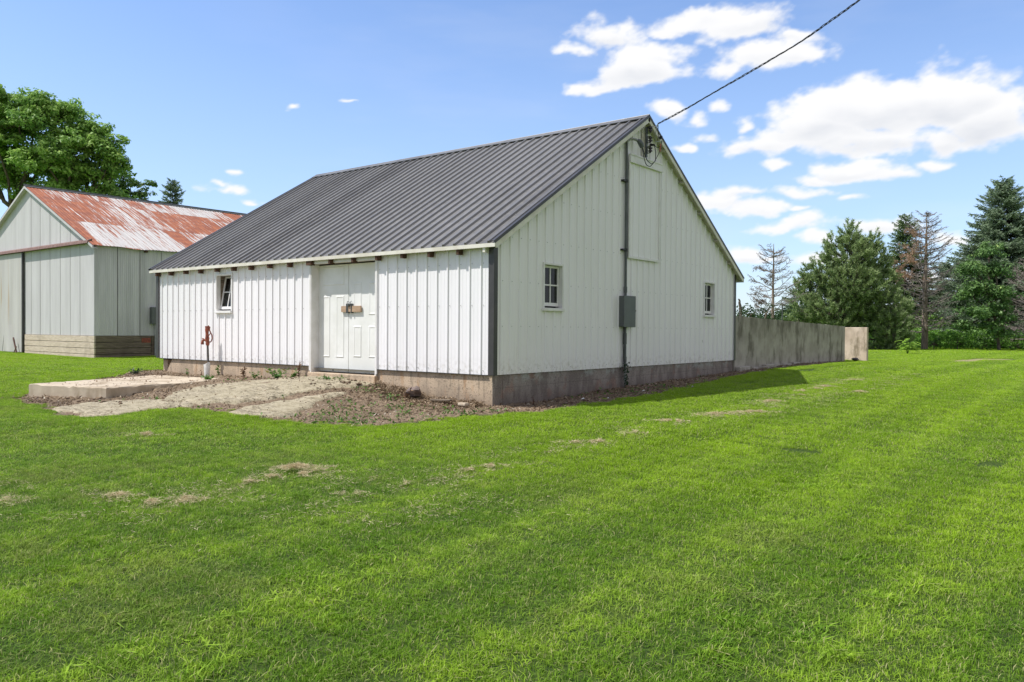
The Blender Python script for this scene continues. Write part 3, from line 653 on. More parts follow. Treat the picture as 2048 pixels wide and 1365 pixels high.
c=MB(); c.tube([(.05,CY_-.07,1.30),(.045,CY_-.075,1.0),(.045,CY_-.05,.7),(.05,CY_-.03,.50)],.008,6); c.build('ground_wire',M['black'],cd)
vine=MB(); rr=random.Random(3)
for i in range(90):
    z=rr.uniform(.12,.58); y=CY_+rr.gauss(0,.05)*(1.8 if z>.4 else .8); x=.05+rr.uniform(.0,.06); s=.03*rr.uniform(.6,1.3); a=rr.uniform(0,6.28); b=rr.uniform(-.6,.6)
    u=np.array([.3*math.sin(a),math.cos(a),math.sin(a)*.8])*s; v=np.array([b*.5,-math.sin(a),math.cos(a)])*s*.6; p=np.array([x,y,z]); vine.quad(p-u,p+v,p+u,p-v)
vo=vine.build('vine_tuft',M['dark_bush'],None); tag(vo,'small dark vine leaves tangled around the pale conduit foot at the gable wall','vine',kind='stuff')
# insulator rack
rk=MB(); rk.box(.024,.045,4.70,4.74,4.82,5.36); rk.box(.024,.06,4.78,4.83,4.80,5.30); rk=rk.build('insulator_rack',M['cream_trim'],barn)
MB().box(.062,.09,4.775,4.835,4.80,5.42).build('rack_rail',M['conduit'],rk)
for z in (5.36,5.16,4.95):
    m_=MB(); y=4.82
    m_.lathe((.16,y,z-.045),[(.018,-.02),(.018,0),(.045,.004),(.045,.024),(.024,.032),(.024,.055),(.045,.063),(.045,.085),(.018,.09),(.018,.11)],12); m_.build('insulator',M['porcelain'],rk,smooth=True)
    m_=MB(); m_.add([(.085,y-.012,z-.072),(.165,y-.012,z-.072),(.165,y-.012,z-.060),(.097,y-.012,z-.060),(.097,y-.012,z+.056),(.165,y-.012,z+.056),(.165,y-.012,z+.068),(.085,y-.012,z+.068),(.085,y+.012,z-.072),(.165,y+.012,z-.072),(.165,y+.012,z-.060),(.097,y+.012,z-.060),(.097,y+.012,z+.056),(.165,y+.012,z+.056),(.165,y+.012,z+.068),(.085,y+.012,z+.068)],[(0,1,2,3),(0,3,4,7),(4,5,6,7),(11,10,9,8),(15,12,11,8),(15,14,13,12)]+[(i,i+8,(i+1)%8+8,(i+1)%8) for i in range(8)]); m_.build('insulator_bracket',M['black'],rk)
m_=MB(); m_.box(.024,.07,5.04,5.08,5.08,5.13); m_.tube([(.07,5.06,5.10),(.12,5.06,5.10)],.022,8); m_.build('wire_knob',M['black'],barn)
m_=MB(); m_.box(OG+.006,OG+.05,5.22,5.27,rz_(5.25)-.10,rz_(5.25)-.05);m_.tube([(OG+.03,5.24,rz_(5.25)-.06),(OG+.07,5.24,rz_(5.25)-.06)],.024,8); m_.build('wire_knob',M['black'],barn)
# ------------------------------------------------------------------ overhead line
WIRE=np.array([(.419,4.659,5.406),(1.327,4.232,5.505),(1.839,4.0,5.587),(2.765,3.589,5.722),(3.817,3.06,5.86),(4.93,2.247,5.99),(6.6,1.1,6.28),(9.5,-.9,6.95),(14,-4.0,8.3)])
def spline(P,n):
    P=np.array(P,float); t=np.r_[0,np.cumsum(np.linalg.norm(np.diff(P,axis=0),axis=1))]; q=np.linspace(0,t[-1],n)
    R=np.stack([np.interp(q,t,P[:,i]) for i in range(3)],1)
    for _ in range(max(1,n//14)): R[1:-1]=(R[:-2]+2*R[1:-1]+R[2:])/4
    return R
cen=spline(WIRE,360); s_=np.r_[0,np.cumsum(np.linalg.norm(np.diff(cen,axis=0),axis=1))]
pl_=thing('power_line',(.419,4.659,5.406),'twisted black overhead cable running from the barn gable up across the sky','power line')
for k,rad in ((0,.0065),(1,.0065),(2,.005)):
    ph=s_*2*PI/.62+k*2*PI/3; r=.010+.003*np.sin(s_*3.1)
    P=cen+np.stack([np.cos(ph)*r*.4,np.cos(ph)*r,np.sin(ph)*r],1); MB().tube(P,rad,6).build('cable_strand',M['black'],pl_,smooth=True)
J=(.419,4.659,5.406)
def cable(pts,r,m,name='drop_wire',n=28): return MB().tube(spline(pts,n),r,6).build(name,M[m],pl_,smooth=True)
cable([J,(.30,4.80,5.40),(.17,4.84,5.42)],.006,'conduit_pale')
cable([J,(.36,4.78,5.25),(.30,4.90,5.18),(.22,5.0,5.16)],.008,'black')
cable([J,(.34,4.70,5.25),(.28,4.82,5.1),(.24,4.95,5.12),(.21,5.22,5.20)],.007,'conduit_pale')
cable([(.21,5.22,5.20),(.26,5.10,5.02),(.27,4.96,4.86),(.27,4.80,4.68),(.27,4.62,4.55),(.26,4.48,4.56),(.25,4.41,4.68),(.225,4.36,4.90)],.008,'black',n=40)
cable([(.12,5.06,5.10),(.18,5.06,5.03),(.22,5.12,5.05),(.22,5.22,5.18)],.007,'black')
cable([(.12,5.06,5.10),(.18,5.02,4.92),(.24,4.90,4.72),(.25,4.72,4.62),(.25,4.54,4.66),(.24,4.44,4.78),(.225,4.37,4.91)],.008,'black',n=40)
cable([(.225,5.15,5.12),(.255,5.08,5.0),(.265,5.03,4.93)],.013,'copper','tape_wrap',n=8)
# ------------------------------------------------------------------ grey shed
shed=thing('metal_shed',(-26.7,11,.1),'grey galvanised metal shed with a rust streaked roof and a sliding door','shed')
EA=4.17;AP=6.80;GB=.92;SSL=(AP-EA)/5.72
def stop(x): return AP-abs(x+26.7)*SSL
def corr(mb,P,s0,s1,zb,zt,pitch=.076,h=.005,extra=()):
    n=int((s1-s0)/pitch*2); S=sorted(set(list(np.linspace(s0,s1,n+1))+list(extra)))
    for i,(a,b) in enumerate(zip(S[:-1],S[1:])):
        oa=h*(0.5+.5*math.cos(a*2*PI/pitch));ob=h*(.5+.5*math.cos(b*2*PI/pitch))
        mb.quad(P(a,zb,oa),P(b,zb,ob),P(b,zt(b),ob),P(a,zt(a),oa))
mb=MB(); corr(mb,lambda s,z,o:(s,SY0-o,z),-32.4,-27.05,.95,lambda s:stop(s)-.03); corr(mb,lambda s,z,o:(s,SY0-o,z),-27.05,-21.0,GB,lambda s:stop(s)-.03,extra=(-26.7,)); mb.build('gable_wall',M['galv'],shed)
mb=MB()
for x in (-22.15,-22.95,-23.8,-24.7,-25.6,-26.45): mb.box(x-.004,x+.005,SY0-.014,SY0-.004,GB,stop(x)-.08 )
mb.box(-21.03,-20.992,SY0-.022,SY0+.03,GB,EA); mb.build('panel_seam',M['galv_shade'],shed)
mb=MB(); corr(mb,lambda s,z,o:(SX1+o,s,z),SY0+.002,SY1,GB+.0,lambda s:EA-.02,pitch=.076,h=.010); mb.build('side_wall',M['galv_shade'],shed)
mb=MB()
for y in (3.98,4.80,5.62,6.45,7.3): mb.box(SX1+.004,SX1+.016,y-.005,y+.006,GB,EA-.03)
mb.build('panel_seam',M['dark'],shed)
MB().box(-32.45,-32.4,SY0,SY1,0,EA).build('side_wall',M['galv_shade'],shed)
MB().prism([(-32.4,SY1,0),(-21,SY1,0),(-21,SY1,EA),(-26.7,SY1,AP-.05),(-32.4,SY1,EA)],(0,.05,0)).build('gable_wall',M['galv'],shed)
for side in range(2):
    zs=[-.08,.26,.475,.69,.925]
    for i in range(4):
        a,b=zs[i],zs[i+1]-.016
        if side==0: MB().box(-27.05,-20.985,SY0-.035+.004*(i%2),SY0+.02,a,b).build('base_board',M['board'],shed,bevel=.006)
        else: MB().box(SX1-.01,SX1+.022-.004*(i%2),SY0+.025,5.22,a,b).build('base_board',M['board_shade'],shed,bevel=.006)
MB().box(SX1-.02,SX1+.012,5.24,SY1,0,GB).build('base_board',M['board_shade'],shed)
# sliding door, bent open along its lower edge
d=MB(); S=list(np.linspace(-30.2,-27.12,60))
def bendy(s,z): return SY0-.09-.05*max(0,1-(z-.2)/1.0)*max(0,math.sin((s+30.2)*4.1))
for a,b in zip(S[:-1],S[1:]):
    ca=.5+.5*math.cos(a*2*PI/.11);cb=.5+.5*math.cos(b*2*PI/.11)
    zz=[.20,.7,1.3,2.3,4.18]
    for z0,z1 in zip(zz[:-1],zz[1:]): d.quad((a,bendy(a,z0)-ca*.010,z0),(b,bendy(b,z0)-cb*.010,z0),(b,bendy(b,z1)-cb*.010,z1),(a,bendy(a,z1)-ca*.010,z1))
sd=d.build('sliding_door',M['galv_door'],shed)
for x in (-29.66,-28.95):
    t_=MB(); t_.add([(x-.03,SY0-.16,.22),(x+.03,SY0-.16,.22),(x+.07,SY0-.12,.95),(x+.04,SY0-.15,.6)],[(0,1,2,3)]); t_.build('torn_gap',M['dark'],sd)
MB().box(-27.16,-27.08,SY0-.10,SY0-.02,.2,4.18).build('door_edge',M['dark_trim'],sd)
MB().box(-30.3,-27.2,SY0-.02,SY0+.01,-.02,.24).build('door_gap_shadow',M['dark'],sd)
tk=MB(); tk.prism([(-33,SY0-.02,4.20),(-33,SY0-.20,4.20),(-33,SY0-.17,4.30),(-33,SY0-.02,4.36)],(11.85,0,0)); tk.build('door_track',M['rust_trim'],shed)
def shedroof(sg):
    mb=MB(); ov=.16; xe=-26.7+sg*(5.72+ov); ze=stop(xe); ys=np.arange(SY0-.16,SY1+.1,.0325)
    n=np.array([sg*SSL,0,1])/math.hypot(1,SSL); e0=np.array([xe,0,ze]);e1=np.array([-26.7,0,AP])
    off=[.012*(.5+.5*math.cos(y*2*PI/.13)) for y in ys]
    # sagging eave line gives the old roof its uneven edge
    sag=lambda y:.018*math.sin(y*2.3)+.012*math.sin(y*5.1)
    for i in range(len(ys)-1):
        a=np.array([0,ys[i],0]);b=np.array([0,ys[i+1],0]); za=np.array([0,0,sag(ys[i])]);zb=np.array([0,0,sag(ys[i+1])])
        mb.quad(a+e0+za+n*off[i],b+e0+zb+n*off[i+1],b+e1+n*off[i+1],a+e1+n*off[i])
        mb.quad(a+e0+za+n*off[i]-n*.014,b+e0+zb+n*off[i+1]-n*.014,b+e1+n*off[i+1]-n*.014,a+e1+n*off[i]-n*.014)
    return mb.build('roof',M['rust'],shed,smooth=True)
ra=shedroof(1);shedroof(-1)
rc=MB()
for sg in (1,-1):
    s=np.array([sg,0,-SSL])/math.hypot(1,SSL); n=np.array([sg*SSL,0,1])/math.hypot(1,SSL)
    rc.obox(np.array([-26.7,SY0-.17,AP+.02]),s*.16,(0,SY1-SY0+.3,0),n*.012)
rc.tube([(-26.7,SY0-.17,AP+.04),(-26.7,SY1+.13,AP+.04)],.035,6); rc.build('ridge_cap',M['conduit'],ra)
bg=MB()
for sg in (1,-1):
    e0=np.array([-26.7+sg*5.88,SY0-.165,stop(-26.7+sg*5.88)-.10]);e1=np.array([-26.7,SY0-.165,AP-.10]); bg.obox(e0,e1-e0,(0,.05,0),(0,0,.09))
    bg.obox(e0+(0,.05,.0),e1-e0,(0,.13,0),(0,0,.02))
bg.build('barge_board',M['galv'],shed)
mbx=MB().box(SX1+.03,SX1+.20,5.16,5.62,1.36,1.98).build('meter_box',M['grey_box'],shed,bevel=.006)
MB().tube([(SX1+.10,5.34,1.36),(SX1+.10,5.34,.9),(SX1+.10,5.34,.1)],.028,8).build('conduit',M['conduit_pale'],mbx,smooth=True)
MB().box(SX1+.02,SX1+.09,5.44,5.58,.05,1.36).build('downpipe',M['galv_shade'],shed)
MB().box(SX1+.022,SX1+.03,4.86,5.20,.66,.83).build('rust_plate',M['hyd'],shed)
for y in (5.0,7.4): MB().box(SX1-.0,SX1+.13,y-.05,y+.05,EA-.17,EA-.08).build('rafter_tail',M['rafter'],shed)
# scrap post beside shed door gap
b_=MB(); b_.tube([(-27.35,2.98,.12),(-27.62,2.95,.78)],.035,6); b_.tube([(-27.5,2.9,.12),(-27.1,2.88,.42)],.02,6); b_.tube([(-27.7,2.9,.15),(-27.3,2.92,.16)],.03,6)
tag(b_.build('rusty_bar',M['rust_trim']),'rusty iron bar leaning by the bottom of the shed sliding door','iron bar')
# ------------------------------------------------------------------ slab, hydrant
sp=np.array([(-8.21,-3.75),(-6.19,-3.25),(-6.66,-.99),(-7.3,-.34),(-9.30,-.72)])
# irregular, chipped outline
def chip(P,amp,seed,step=.12):
    out=[];rr=np.random.default_rng(seed);n=len(P)
    for i in range(n):
        a=P[i];b=P[(i+1)%n];k=max(2,int(np.linalg.norm(b-a)/step))
        nr=np.array([b[1]-a[1],a[0]-b[0]])/np.linalg.norm(b-a)
        for j in range(k): out.append(a+(b-a)*j/k+nr*(rr.normal(0,amp) if j else -amp))
    return np.array(out)
op=chip(sp,.004,4); n=len(op); cen2=op.mean(0); v=[];f=[]
rings=[(1.0,-.30),(1.0,.130),(.992,.146),(.6,.150),(.25,.152)]
for r,z in rings:
    for q in op:
        w=cen2+(q-cen2)*(r-(RG.uniform(0,.010) if r==.992 else 0)); v.append((w[0],w[1],z+(RG.normal(0,.004) if r<1 else (RG.normal(0,.012) if z>.1 else 0))))
for k in range(len(rings)-1):
    for i in range(n): f.append((k*n+i,k*n+(i+1)%n,(k+1)*n+(i+1)%n,(k+1)*n+i))
f.append(tuple((len(rings)-1)*n+i for i in range(n)))
s=MB(); s.add(v,f); tag(s.build('concrete_slab',M['slab']),'raised sandy concrete slab strewn with dead leaves in front of the barn','slab')
HY=(-8.02,-.22,.06)
hy=thing('yard_hydrant',HY,'rusty red yard hydrant on a grey pipe standing in a white plastic sleeve','hydrant',rz=math.radians(38.4))
def hb(m,name,mat,parent=hy,**k): return m.build(name,M[mat],parent,local=True,**k)
m_=MB(); m_.tube([(.01,0,0),(.0,0,.05),(-.005,0,.36),(-.012,0,.37)],[.050,.052,.072,.068],18); hb(m_,'plastic_sleeve','pvc',smooth=True)
m_=MB(); m_.tube([(.03,0,.30),(.012,0,.80)],.021,10); hb(m_,'pipe','hydpipe',smooth=True)
m_=MB(); m_.tube([(.014,0,.77),(.012,0,.81),(.010,0,.83),(.008,0,.90),(.004,0,.93),(.0,0,.98),(-.002,0,1.05),(-.003,0,1.12),(-.003,0,1.16)],[.030,.045,.040,.038,.048,.036,.034,.044,.034],12); hd_=hb(m_,'hydrant_head','hyd',smooth=True)
m_=MB(); m_.tube([(.0,0,.87),(-.05,0,.895),(-.085,0,.89),(-.10,0,.86),(-.104,0,.82)],[.03,.026,.026,.028,.032],10); m_.tube([(-.104,0,.82),(-.106,0,.795)],[.036,.034],10); m_.tube([(-.07,0,.92),(-.11,0,.925)],.012,6); hb(m_,'spout','hyd',hd_,smooth=True)
m_=MB(); m_.tube([(.0,0,1.17),(.03,0,1.20),(.055,0,1.175),(.05,0,1.12),(.075,0,1.06),(.105,0,1.0),(.112,0,.93),(.095,0,.87),(.065,0,.845)],[.018,.02,.018,.015,.014,.014,.014,.013,.012],8); m_.box(-.04,.045,-.014,.014,1.15,1.20); m_.tube([(.03,0,.98),(.07,0,1.04)],.010,6); m_.tube([(.02,0,.84),(.07,0,.85)],.016,6); hb(m_,'lever_handle','hyd',hd_,smooth=True)
# ------------------------------------------------------------------ concrete yard walls
cw=thing('yard_wall',(-.1,14.4,.2),'long mossy concrete wall running back from the barn corner','wall')
m_=MB(); ys=np.linspace(W+.06,19.1,40); zt=lambda y:1.62-.20*(y-9.6)/9.5+.006*math.sin(y*7)+.004*math.sin(y*17)
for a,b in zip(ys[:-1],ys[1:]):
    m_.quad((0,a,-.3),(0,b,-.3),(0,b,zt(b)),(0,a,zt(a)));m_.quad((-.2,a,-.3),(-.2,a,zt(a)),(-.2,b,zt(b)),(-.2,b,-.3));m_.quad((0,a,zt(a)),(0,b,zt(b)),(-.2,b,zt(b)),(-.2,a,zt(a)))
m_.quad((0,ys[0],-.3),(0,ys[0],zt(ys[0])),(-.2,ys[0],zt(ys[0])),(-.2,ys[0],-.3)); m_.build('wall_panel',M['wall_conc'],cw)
m_=MB(); rr=random.Random(5); y=W+.1
while y<14.2: l=rr.uniform(.4,1.0); m_.box(.003,rr.uniform(.09,.16),y,y+l,-.1,.31+rr.uniform(-.03,.02)); y+=l+rr.uniform(0,.12)
m_.build('broken_footing',M['wall_conc'],cw,bevel=.02)
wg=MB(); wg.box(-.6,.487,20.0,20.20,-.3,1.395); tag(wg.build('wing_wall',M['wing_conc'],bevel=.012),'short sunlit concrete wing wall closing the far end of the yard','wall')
# second leg of the yard wall continues behind
rock=MB(); 
def blob(mb,c,r,seed,sq=.7,n=9):
    rr=np.random.default_rng(seed); vs=[];fs=[]
    for i in range(1,n-1):
        for k in range(n): 
            th=PI*i/(n-1);ph=2*PI*k/n; q=r*(1+rr.normal(0,.13)); vs.append((c[0]+q*math.sin(th)*math.cos(ph),c[1]+q*math.sin(th)*math.sin(ph),c[2]+q*sq*math.cos(th)))
    for i in range(n-3):
        for k in range(n): fs.append((i*n+k,(i+1)*n+k,(i+1)*n+(k+1)%n,i*n+(k+1)%n))
    fs.append(tuple(range(n)));fs.append(tuple((n-3)*n+k for k in range(n))[::-1]); mb.add(vs,fs)
blob(rock,(-1.52,-.28,.16),.13,3); tag(rock.build('field_stone',simple('purple_stone',(.20,.15,.13),(.12,.09,.08),12,.8),smooth=True),'brownish stone lying against the foundation right of the doors','stone')
m_=MB(); m_.obox((-1.0,-.42,.05),(.34,.12,.0),(-.03,.09,0),(0,0,.025)); tag(m_.build('scrap_board',M['jamb_wood'],bevel=.004),'dark scrap of board lying by the foundation near the barn corner','board')
m_=MB(); m_.obox((-.42,-.38,.0),(.20,-.05,.01),(.02,.08,0),(0,0,.05)); tag(m_.build('concrete_chunk',M['slab'],bevel=.012),'small broken concrete chunk at the foot of the front barn corner','concrete chunk')
m_=MB(); blob(m_,(.40,18.9,.30),.12,8,.45); tag(m_.build('field_stone',simple('grey_stone',(.12,.10,.09),(.08,.07,.06),12,.8),smooth=True),'flat grey stone at the foot of the sunlit wing wall','stone')
for i,(x,y,s,l) in enumerate([(.74,3.6,.035,'white litter scrap in the shaded dirt by the conduit'),(.62,1.7,.04,'pale scrap of litter in the dirt beside the gable foundation'),(.75,2.3,.03,'small pale scrap at the lawn edge below the electrical box'),(1.0,5.15,.032,'white scrap of paper lying right of the pale conduit foot')]):
    z=float(gz_detail(np.array([x]),np.array([y]))[0]); m_=MB(); a=i*1.3; m_.add([(x-s,y-s*.6,z+.01),(x+s,y-s*.4,z+.03),(x+s*.7,y+s*.8,z+.015),(x-s*.6,y+s*.7,z+.04)],[(0,1,2,3)]); tag(m_.build('litter_scrap',M['pvc']),l,'litter','litter scraps by the gable wall')
# clods of dug earth in front of slab
# thin steel post behind the wall
p_=MB(); p_.tube([(-6.55,31.2,.1),(-6.55,31.2,2.6)],.03,6); tag(p_.build('fence_post',M['grey_box']),'thin dark steel post standing behind the yard wall','post')
# ------------------------------------------------------------------ vegetation
YAW=math.radians(38.39)
def quadleaf(c,n,u,s,asp=.5,droop=None):
    """c centres, n normals, u long axis dirs, s lengths -> diamond quads"""
    w=np.cross(n,u); w/=np.linalg.norm(w,axis=1,keepdims=True)+1e-9
    L=u*s[:,None]*.5; Wd=w*(s*asp*.5)[:,None]
    V=np.stack([c-L,c+Wd-L*.1,c+L,c-Wd-L*.1],1).reshape(-1,3); F=np.arange(len(V)).reshape(-1,4); return V,F
def rdir(n): 
    v=RG.normal(size=(n,3)); return v/(np.linalg.norm(v,axis=1,keepdims=True)+1e-9)
GRP={'spruce_tree':'spruces around the farmyard','dead_conifer':'dead conifers in the tree line','shrub':'shrubs at the foot of the trees'}
def tree(name,loc,label,cat='tree',group=None):
    group=GRP.get(name); return thing(name,loc,label,cat,group,rz=YAW)
def limbs(mb,p0,p1,r0,r1,bend=.15,n=7,sides=6,seed=0):
    rr=np.random.default_rng(seed); p0=np.array(p0,float);p1=np.array(p1,float);L=np.linalg.norm(p1-p0)
    m=(p0+p1)/2+rr.normal(0,1,3)*L*bend+np.array([0,0,-L*.08]); t=np.linspace(0,1,n)[:,None]
    P=(1-t)**2*p0+2*t*(1-t)*m+t*t*p1; P[1:-1]+=rr.normal(0,L*.012,(n-2,3)); R=r0+(r1-r0)*np.linspace(0,1,n); mb.tube(P,list(R),sides); return P
def broadleaf(root,lobes,trunk,leafm,barkm,clumps=30,per=42,clump_r=.42,leaf=.17,seed=1,hang=.35,fill=.25,stems=None):
    """lobes: (x,y,z,rx,ry,rz) in tree space"""
    rr=np.random.default_rng(seed); C=[];N=[];T=[];S=[];mb=MB()
    for tp in trunk: mb.tube(spline(tp[0],9),list(np.linspace(tp[1],tp[2],9)),9)
    tops=[np.array(tp[0][-1],float) for tp in trunk]+[np.array(tp[0][len(tp[0])//2],float) for tp in trunk]
    for li,(x,y,z,rx,ry,rz) in enumerate(lobes):
        lc=np.array([x,y,z]); R=np.array([rx,ry,rz]); st=min(tops,key=lambda q:np.linalg.norm(q-lc)+ (5 if q[2]>z else 0))
        limbs(mb,st,lc,.11*max(.6,rx/1.5),.04,seed=seed*50+li)
        k=int(clumps*(rx*rz)/(1.4*1.3)); d=rr.normal(size=(k,3)); d/=np.linalg.norm(d,axis=1,keepdims=True); d[:,2]=np.where(d[:,2]<-.5,-d[:,2]*.5,d[:,2])
        rad=np.where(rr.random(k)<fill,rr.uniform(.2,.75,k),rr.uniform(.68,1.25,k))
        cc=lc+d*R*rad[:,None]
        for j,q in enumerate(cc):
            if j%4==0: limbs(mb,lc,q,.028,.010,n=4,sides=3,seed=seed*999+li*60+j)
            cr=clump_r*rr.uniform(.6,1.35); m=int(per*rr.uniform(.6,1.3)*(cr/clump_r)); e=rr.normal(size=(m,3)); e/=np.linalg.norm(e,axis=1,keepdims=True); 
            pos=q+e*np.array([cr,cr,cr*.62])*rr.uniform(.45,1.0,(m,1)); 
            C.append(pos); nn=e*.6+rr.normal(size=(m,3))*.45+np.array([0,0,.7]); N.append(nn/np.linalg.norm(nn,axis=1,keepdims=True)); T.append(np.clip(rr.normal(.42,.2,m)+ (e[:,2]*.15)+rr.normal(0,.12),0,.92)+ (rr.random(m)<.02)*.5)
            S.append(leaf*rr.uniform(.6,1.35,m))
    C=np.concatenate(C);N=np.concatenate(N);T=np.clip(np.concatenate(T),0,1);S=np.concatenate(S); u=rr.normal(size=C.shape); u[:,2]-=hang*2; u-=N*np.sum(u*N,1,keepdims=True); u/=np.linalg.norm(u,axis=1,keepdims=True)+1e-9
    V,F=quadleaf(C,N,u,S,.55); npmesh('crown',V,F,M[leafm],tone=np.repeat(T,4),parent=root)
    o=mb.build('trunk',M[barkm],root,local=True,smooth=True); return o
gzf=lambda x,y: float(hz(np.array([x]),np.array([y]))[0])
def blades(P,D,Lr,wd,rr,jit=.5):
    """thin triangles starting at P along D"""
    n=len(P); d=D+rr.normal(size=(n,3))*jit; d/=np.linalg.norm(d,axis=1,keepdims=True)+1e-9; L=Lr*rr.uniform(.6,1.25,n); w=np.cross(d,rr.normal(size=(n,3))); w/=np.linalg.norm(w,axis=1,keepdims=True)+1e-9
    V=np.stack([P-w*wd*.5,P+w*wd*.5,P+d*L[:,None]],1).reshape(-1,3); return V
def spruce(root,H,R,seed,needle='spruce_needle',z0=.06,shape=1.0,dens=1.0,whorl=.30,lean=0,bl=.14,bw=.045):
    rr=np.random.default_rng(seed); mb=MB(); mb.tube([(0,0,-.2),(0,0,H*.5),(0,0,H*.97)],[.16*H/11,.09*H/11,.012],8)
    VP=[];DP=[];TN=[];z=H*z0+.1
    while z<H*.985:
        t=(z-H*z0)/(H*(1-z0)); r=R*(1-t)**shape*(1 if t>.12 else .8+1.6*t); nb=max(4,int((5+6*(1-t))*dens)); a0=rr.random()*6.28
        for k in range(nb):
            a=a0+k*2*PI/nb+rr.normal(0,.22); l=r*rr.uniform(.68,1.22)+.08; up=-.10-.28*(1-t)+rr.normal(0,.06)
            if t>.8: up=.45*(t-.8)/.2+.1
            zz=z+rr.uniform(-.28,.28); m=max(4,int(l/.11)); s=np.linspace(.06,1,m)
            bx=np.cos(a)*s*l;by=np.sin(a)*s*l;bz=zz+up*s*l+.28*l*(s**2.4)*.75
            bp=np.stack([bx,by,bz],1)
            if l>.5: mb.tube(bp[[0,m//2,-1]],[.028*l/3+.008,.016,.005],3,cap=False)
            side=np.array([-math.sin(a),math.cos(a),0]); out=np.array([math.cos(a),math.sin(a),.12])
            for j in range(m):
                if s[j]<.22 and l>1: continue
                w=(.30*l*(1-s[j])+.16)*rr.uniform(.7,1.2)
                for sg in (-1,1,0):
                    dd=(side*sg*.85+out*(.6 if sg else 1.0)+np.array([0,0,rr.uniform(-.75,-.15) if sg else .1])); dd/=np.linalg.norm(dd)
                    ln=w if sg else .18
                    q=int(max(3,ln/.032)); tt=rr.uniform(.0,1,q)[:,None]
                    P=bp[j]+dd*tt*ln+rr.normal(0,.012,(q,3)); VP.append(P); DP.append(np.repeat(dd[None],q,0)+np.array([0,0,.15])); TN.append(np.clip(rr.normal(.30+.4*s[j],.16,q),0,1))
        z+=whorl*rr.uniform(.7,1.2)*(1-.45*t)
    P=np.concatenate(VP);D=np.concatenate(DP);T=np.concatenate(TN); V=blades(P,D,bl,bw,rr,.42); npmesh('needles',V,np.arange(len(V)).reshape(-1,3),M[needle],tone=np.repeat(T,3),parent=root)
    return mb.build('trunk',M['bark'],root,local=True)
def pine(root,lobes,trunk,seed,dens=34,per=26,nl=.27,nw=.030,m='pine_needle'):
    rr=np.random.default_rng(seed); mb=MB()
    for tp in trunk: mb.tube(spline(tp[0],8),list(np.linspace(tp[1],tp[2],8)),8)
    VP=[];DP=[];TN=[];ax=np.array(trunk[0][0][-1],float)
    for li,(x,y,z,rx,ry,rz) in enumerate(lobes):
        lc=np.array([x,y,z]);R=np.array([rx,ry,rz]); limbs(mb,(ax[0]*.5,ax[1]*.5,max(.8,z-rz*.9)),lc,.07,.03,seed=seed*31+li)
        k=int(dens*(rx*rz+rx*ry)/2.0); d=rr.normal(size=(k,3));d/=np.linalg.norm(d,axis=1,keepdims=True); rad=np.where(rr.random(k)<.3,rr.uniform(.3,.8,k),rr.uniform(.85,1.12,k)); cc=lc+d*R*rad[:,None]
        for j,q in enumerate(cc):
            o=d[j]*np.array([1,1,.6])+np.array([0,0,.75]); o/=np.linalg.norm(o); ln=rr.uniform(.28,.62)
            if j%3==0: limbs(mb,lc+(q-lc)*.3,q,.018,.008,n=3,sides=3,seed=li*400+j)
            n=int(per*rr.uniform(.7,1.3)); tt=rr.random((n,1)); P=q+o*tt*ln; VP.append(P); e=rr.normal(size=(n,3)); e-=o*(e@o)[:,None]; e/=np.linalg.norm(e,axis=1,keepdims=True); DP.append(e*.8+o*.75); TN.append(np.clip(rr.normal(.42,.2,n)+.15*d[j,2]+rr.normal(0,.12),0,1))
    P=np.concatenate(VP);D=np.concatenate(DP);T=np.concatenate(TN); V=blades(P,D,nl,nw,rr,.12); npmesh('needles',V,np.arange(len(V)).reshape(-1,3),M[m],tone=np.repeat(T,3),parent=root)
    mb.build('trunk',M['bark'],root,local=True,smooth=True)
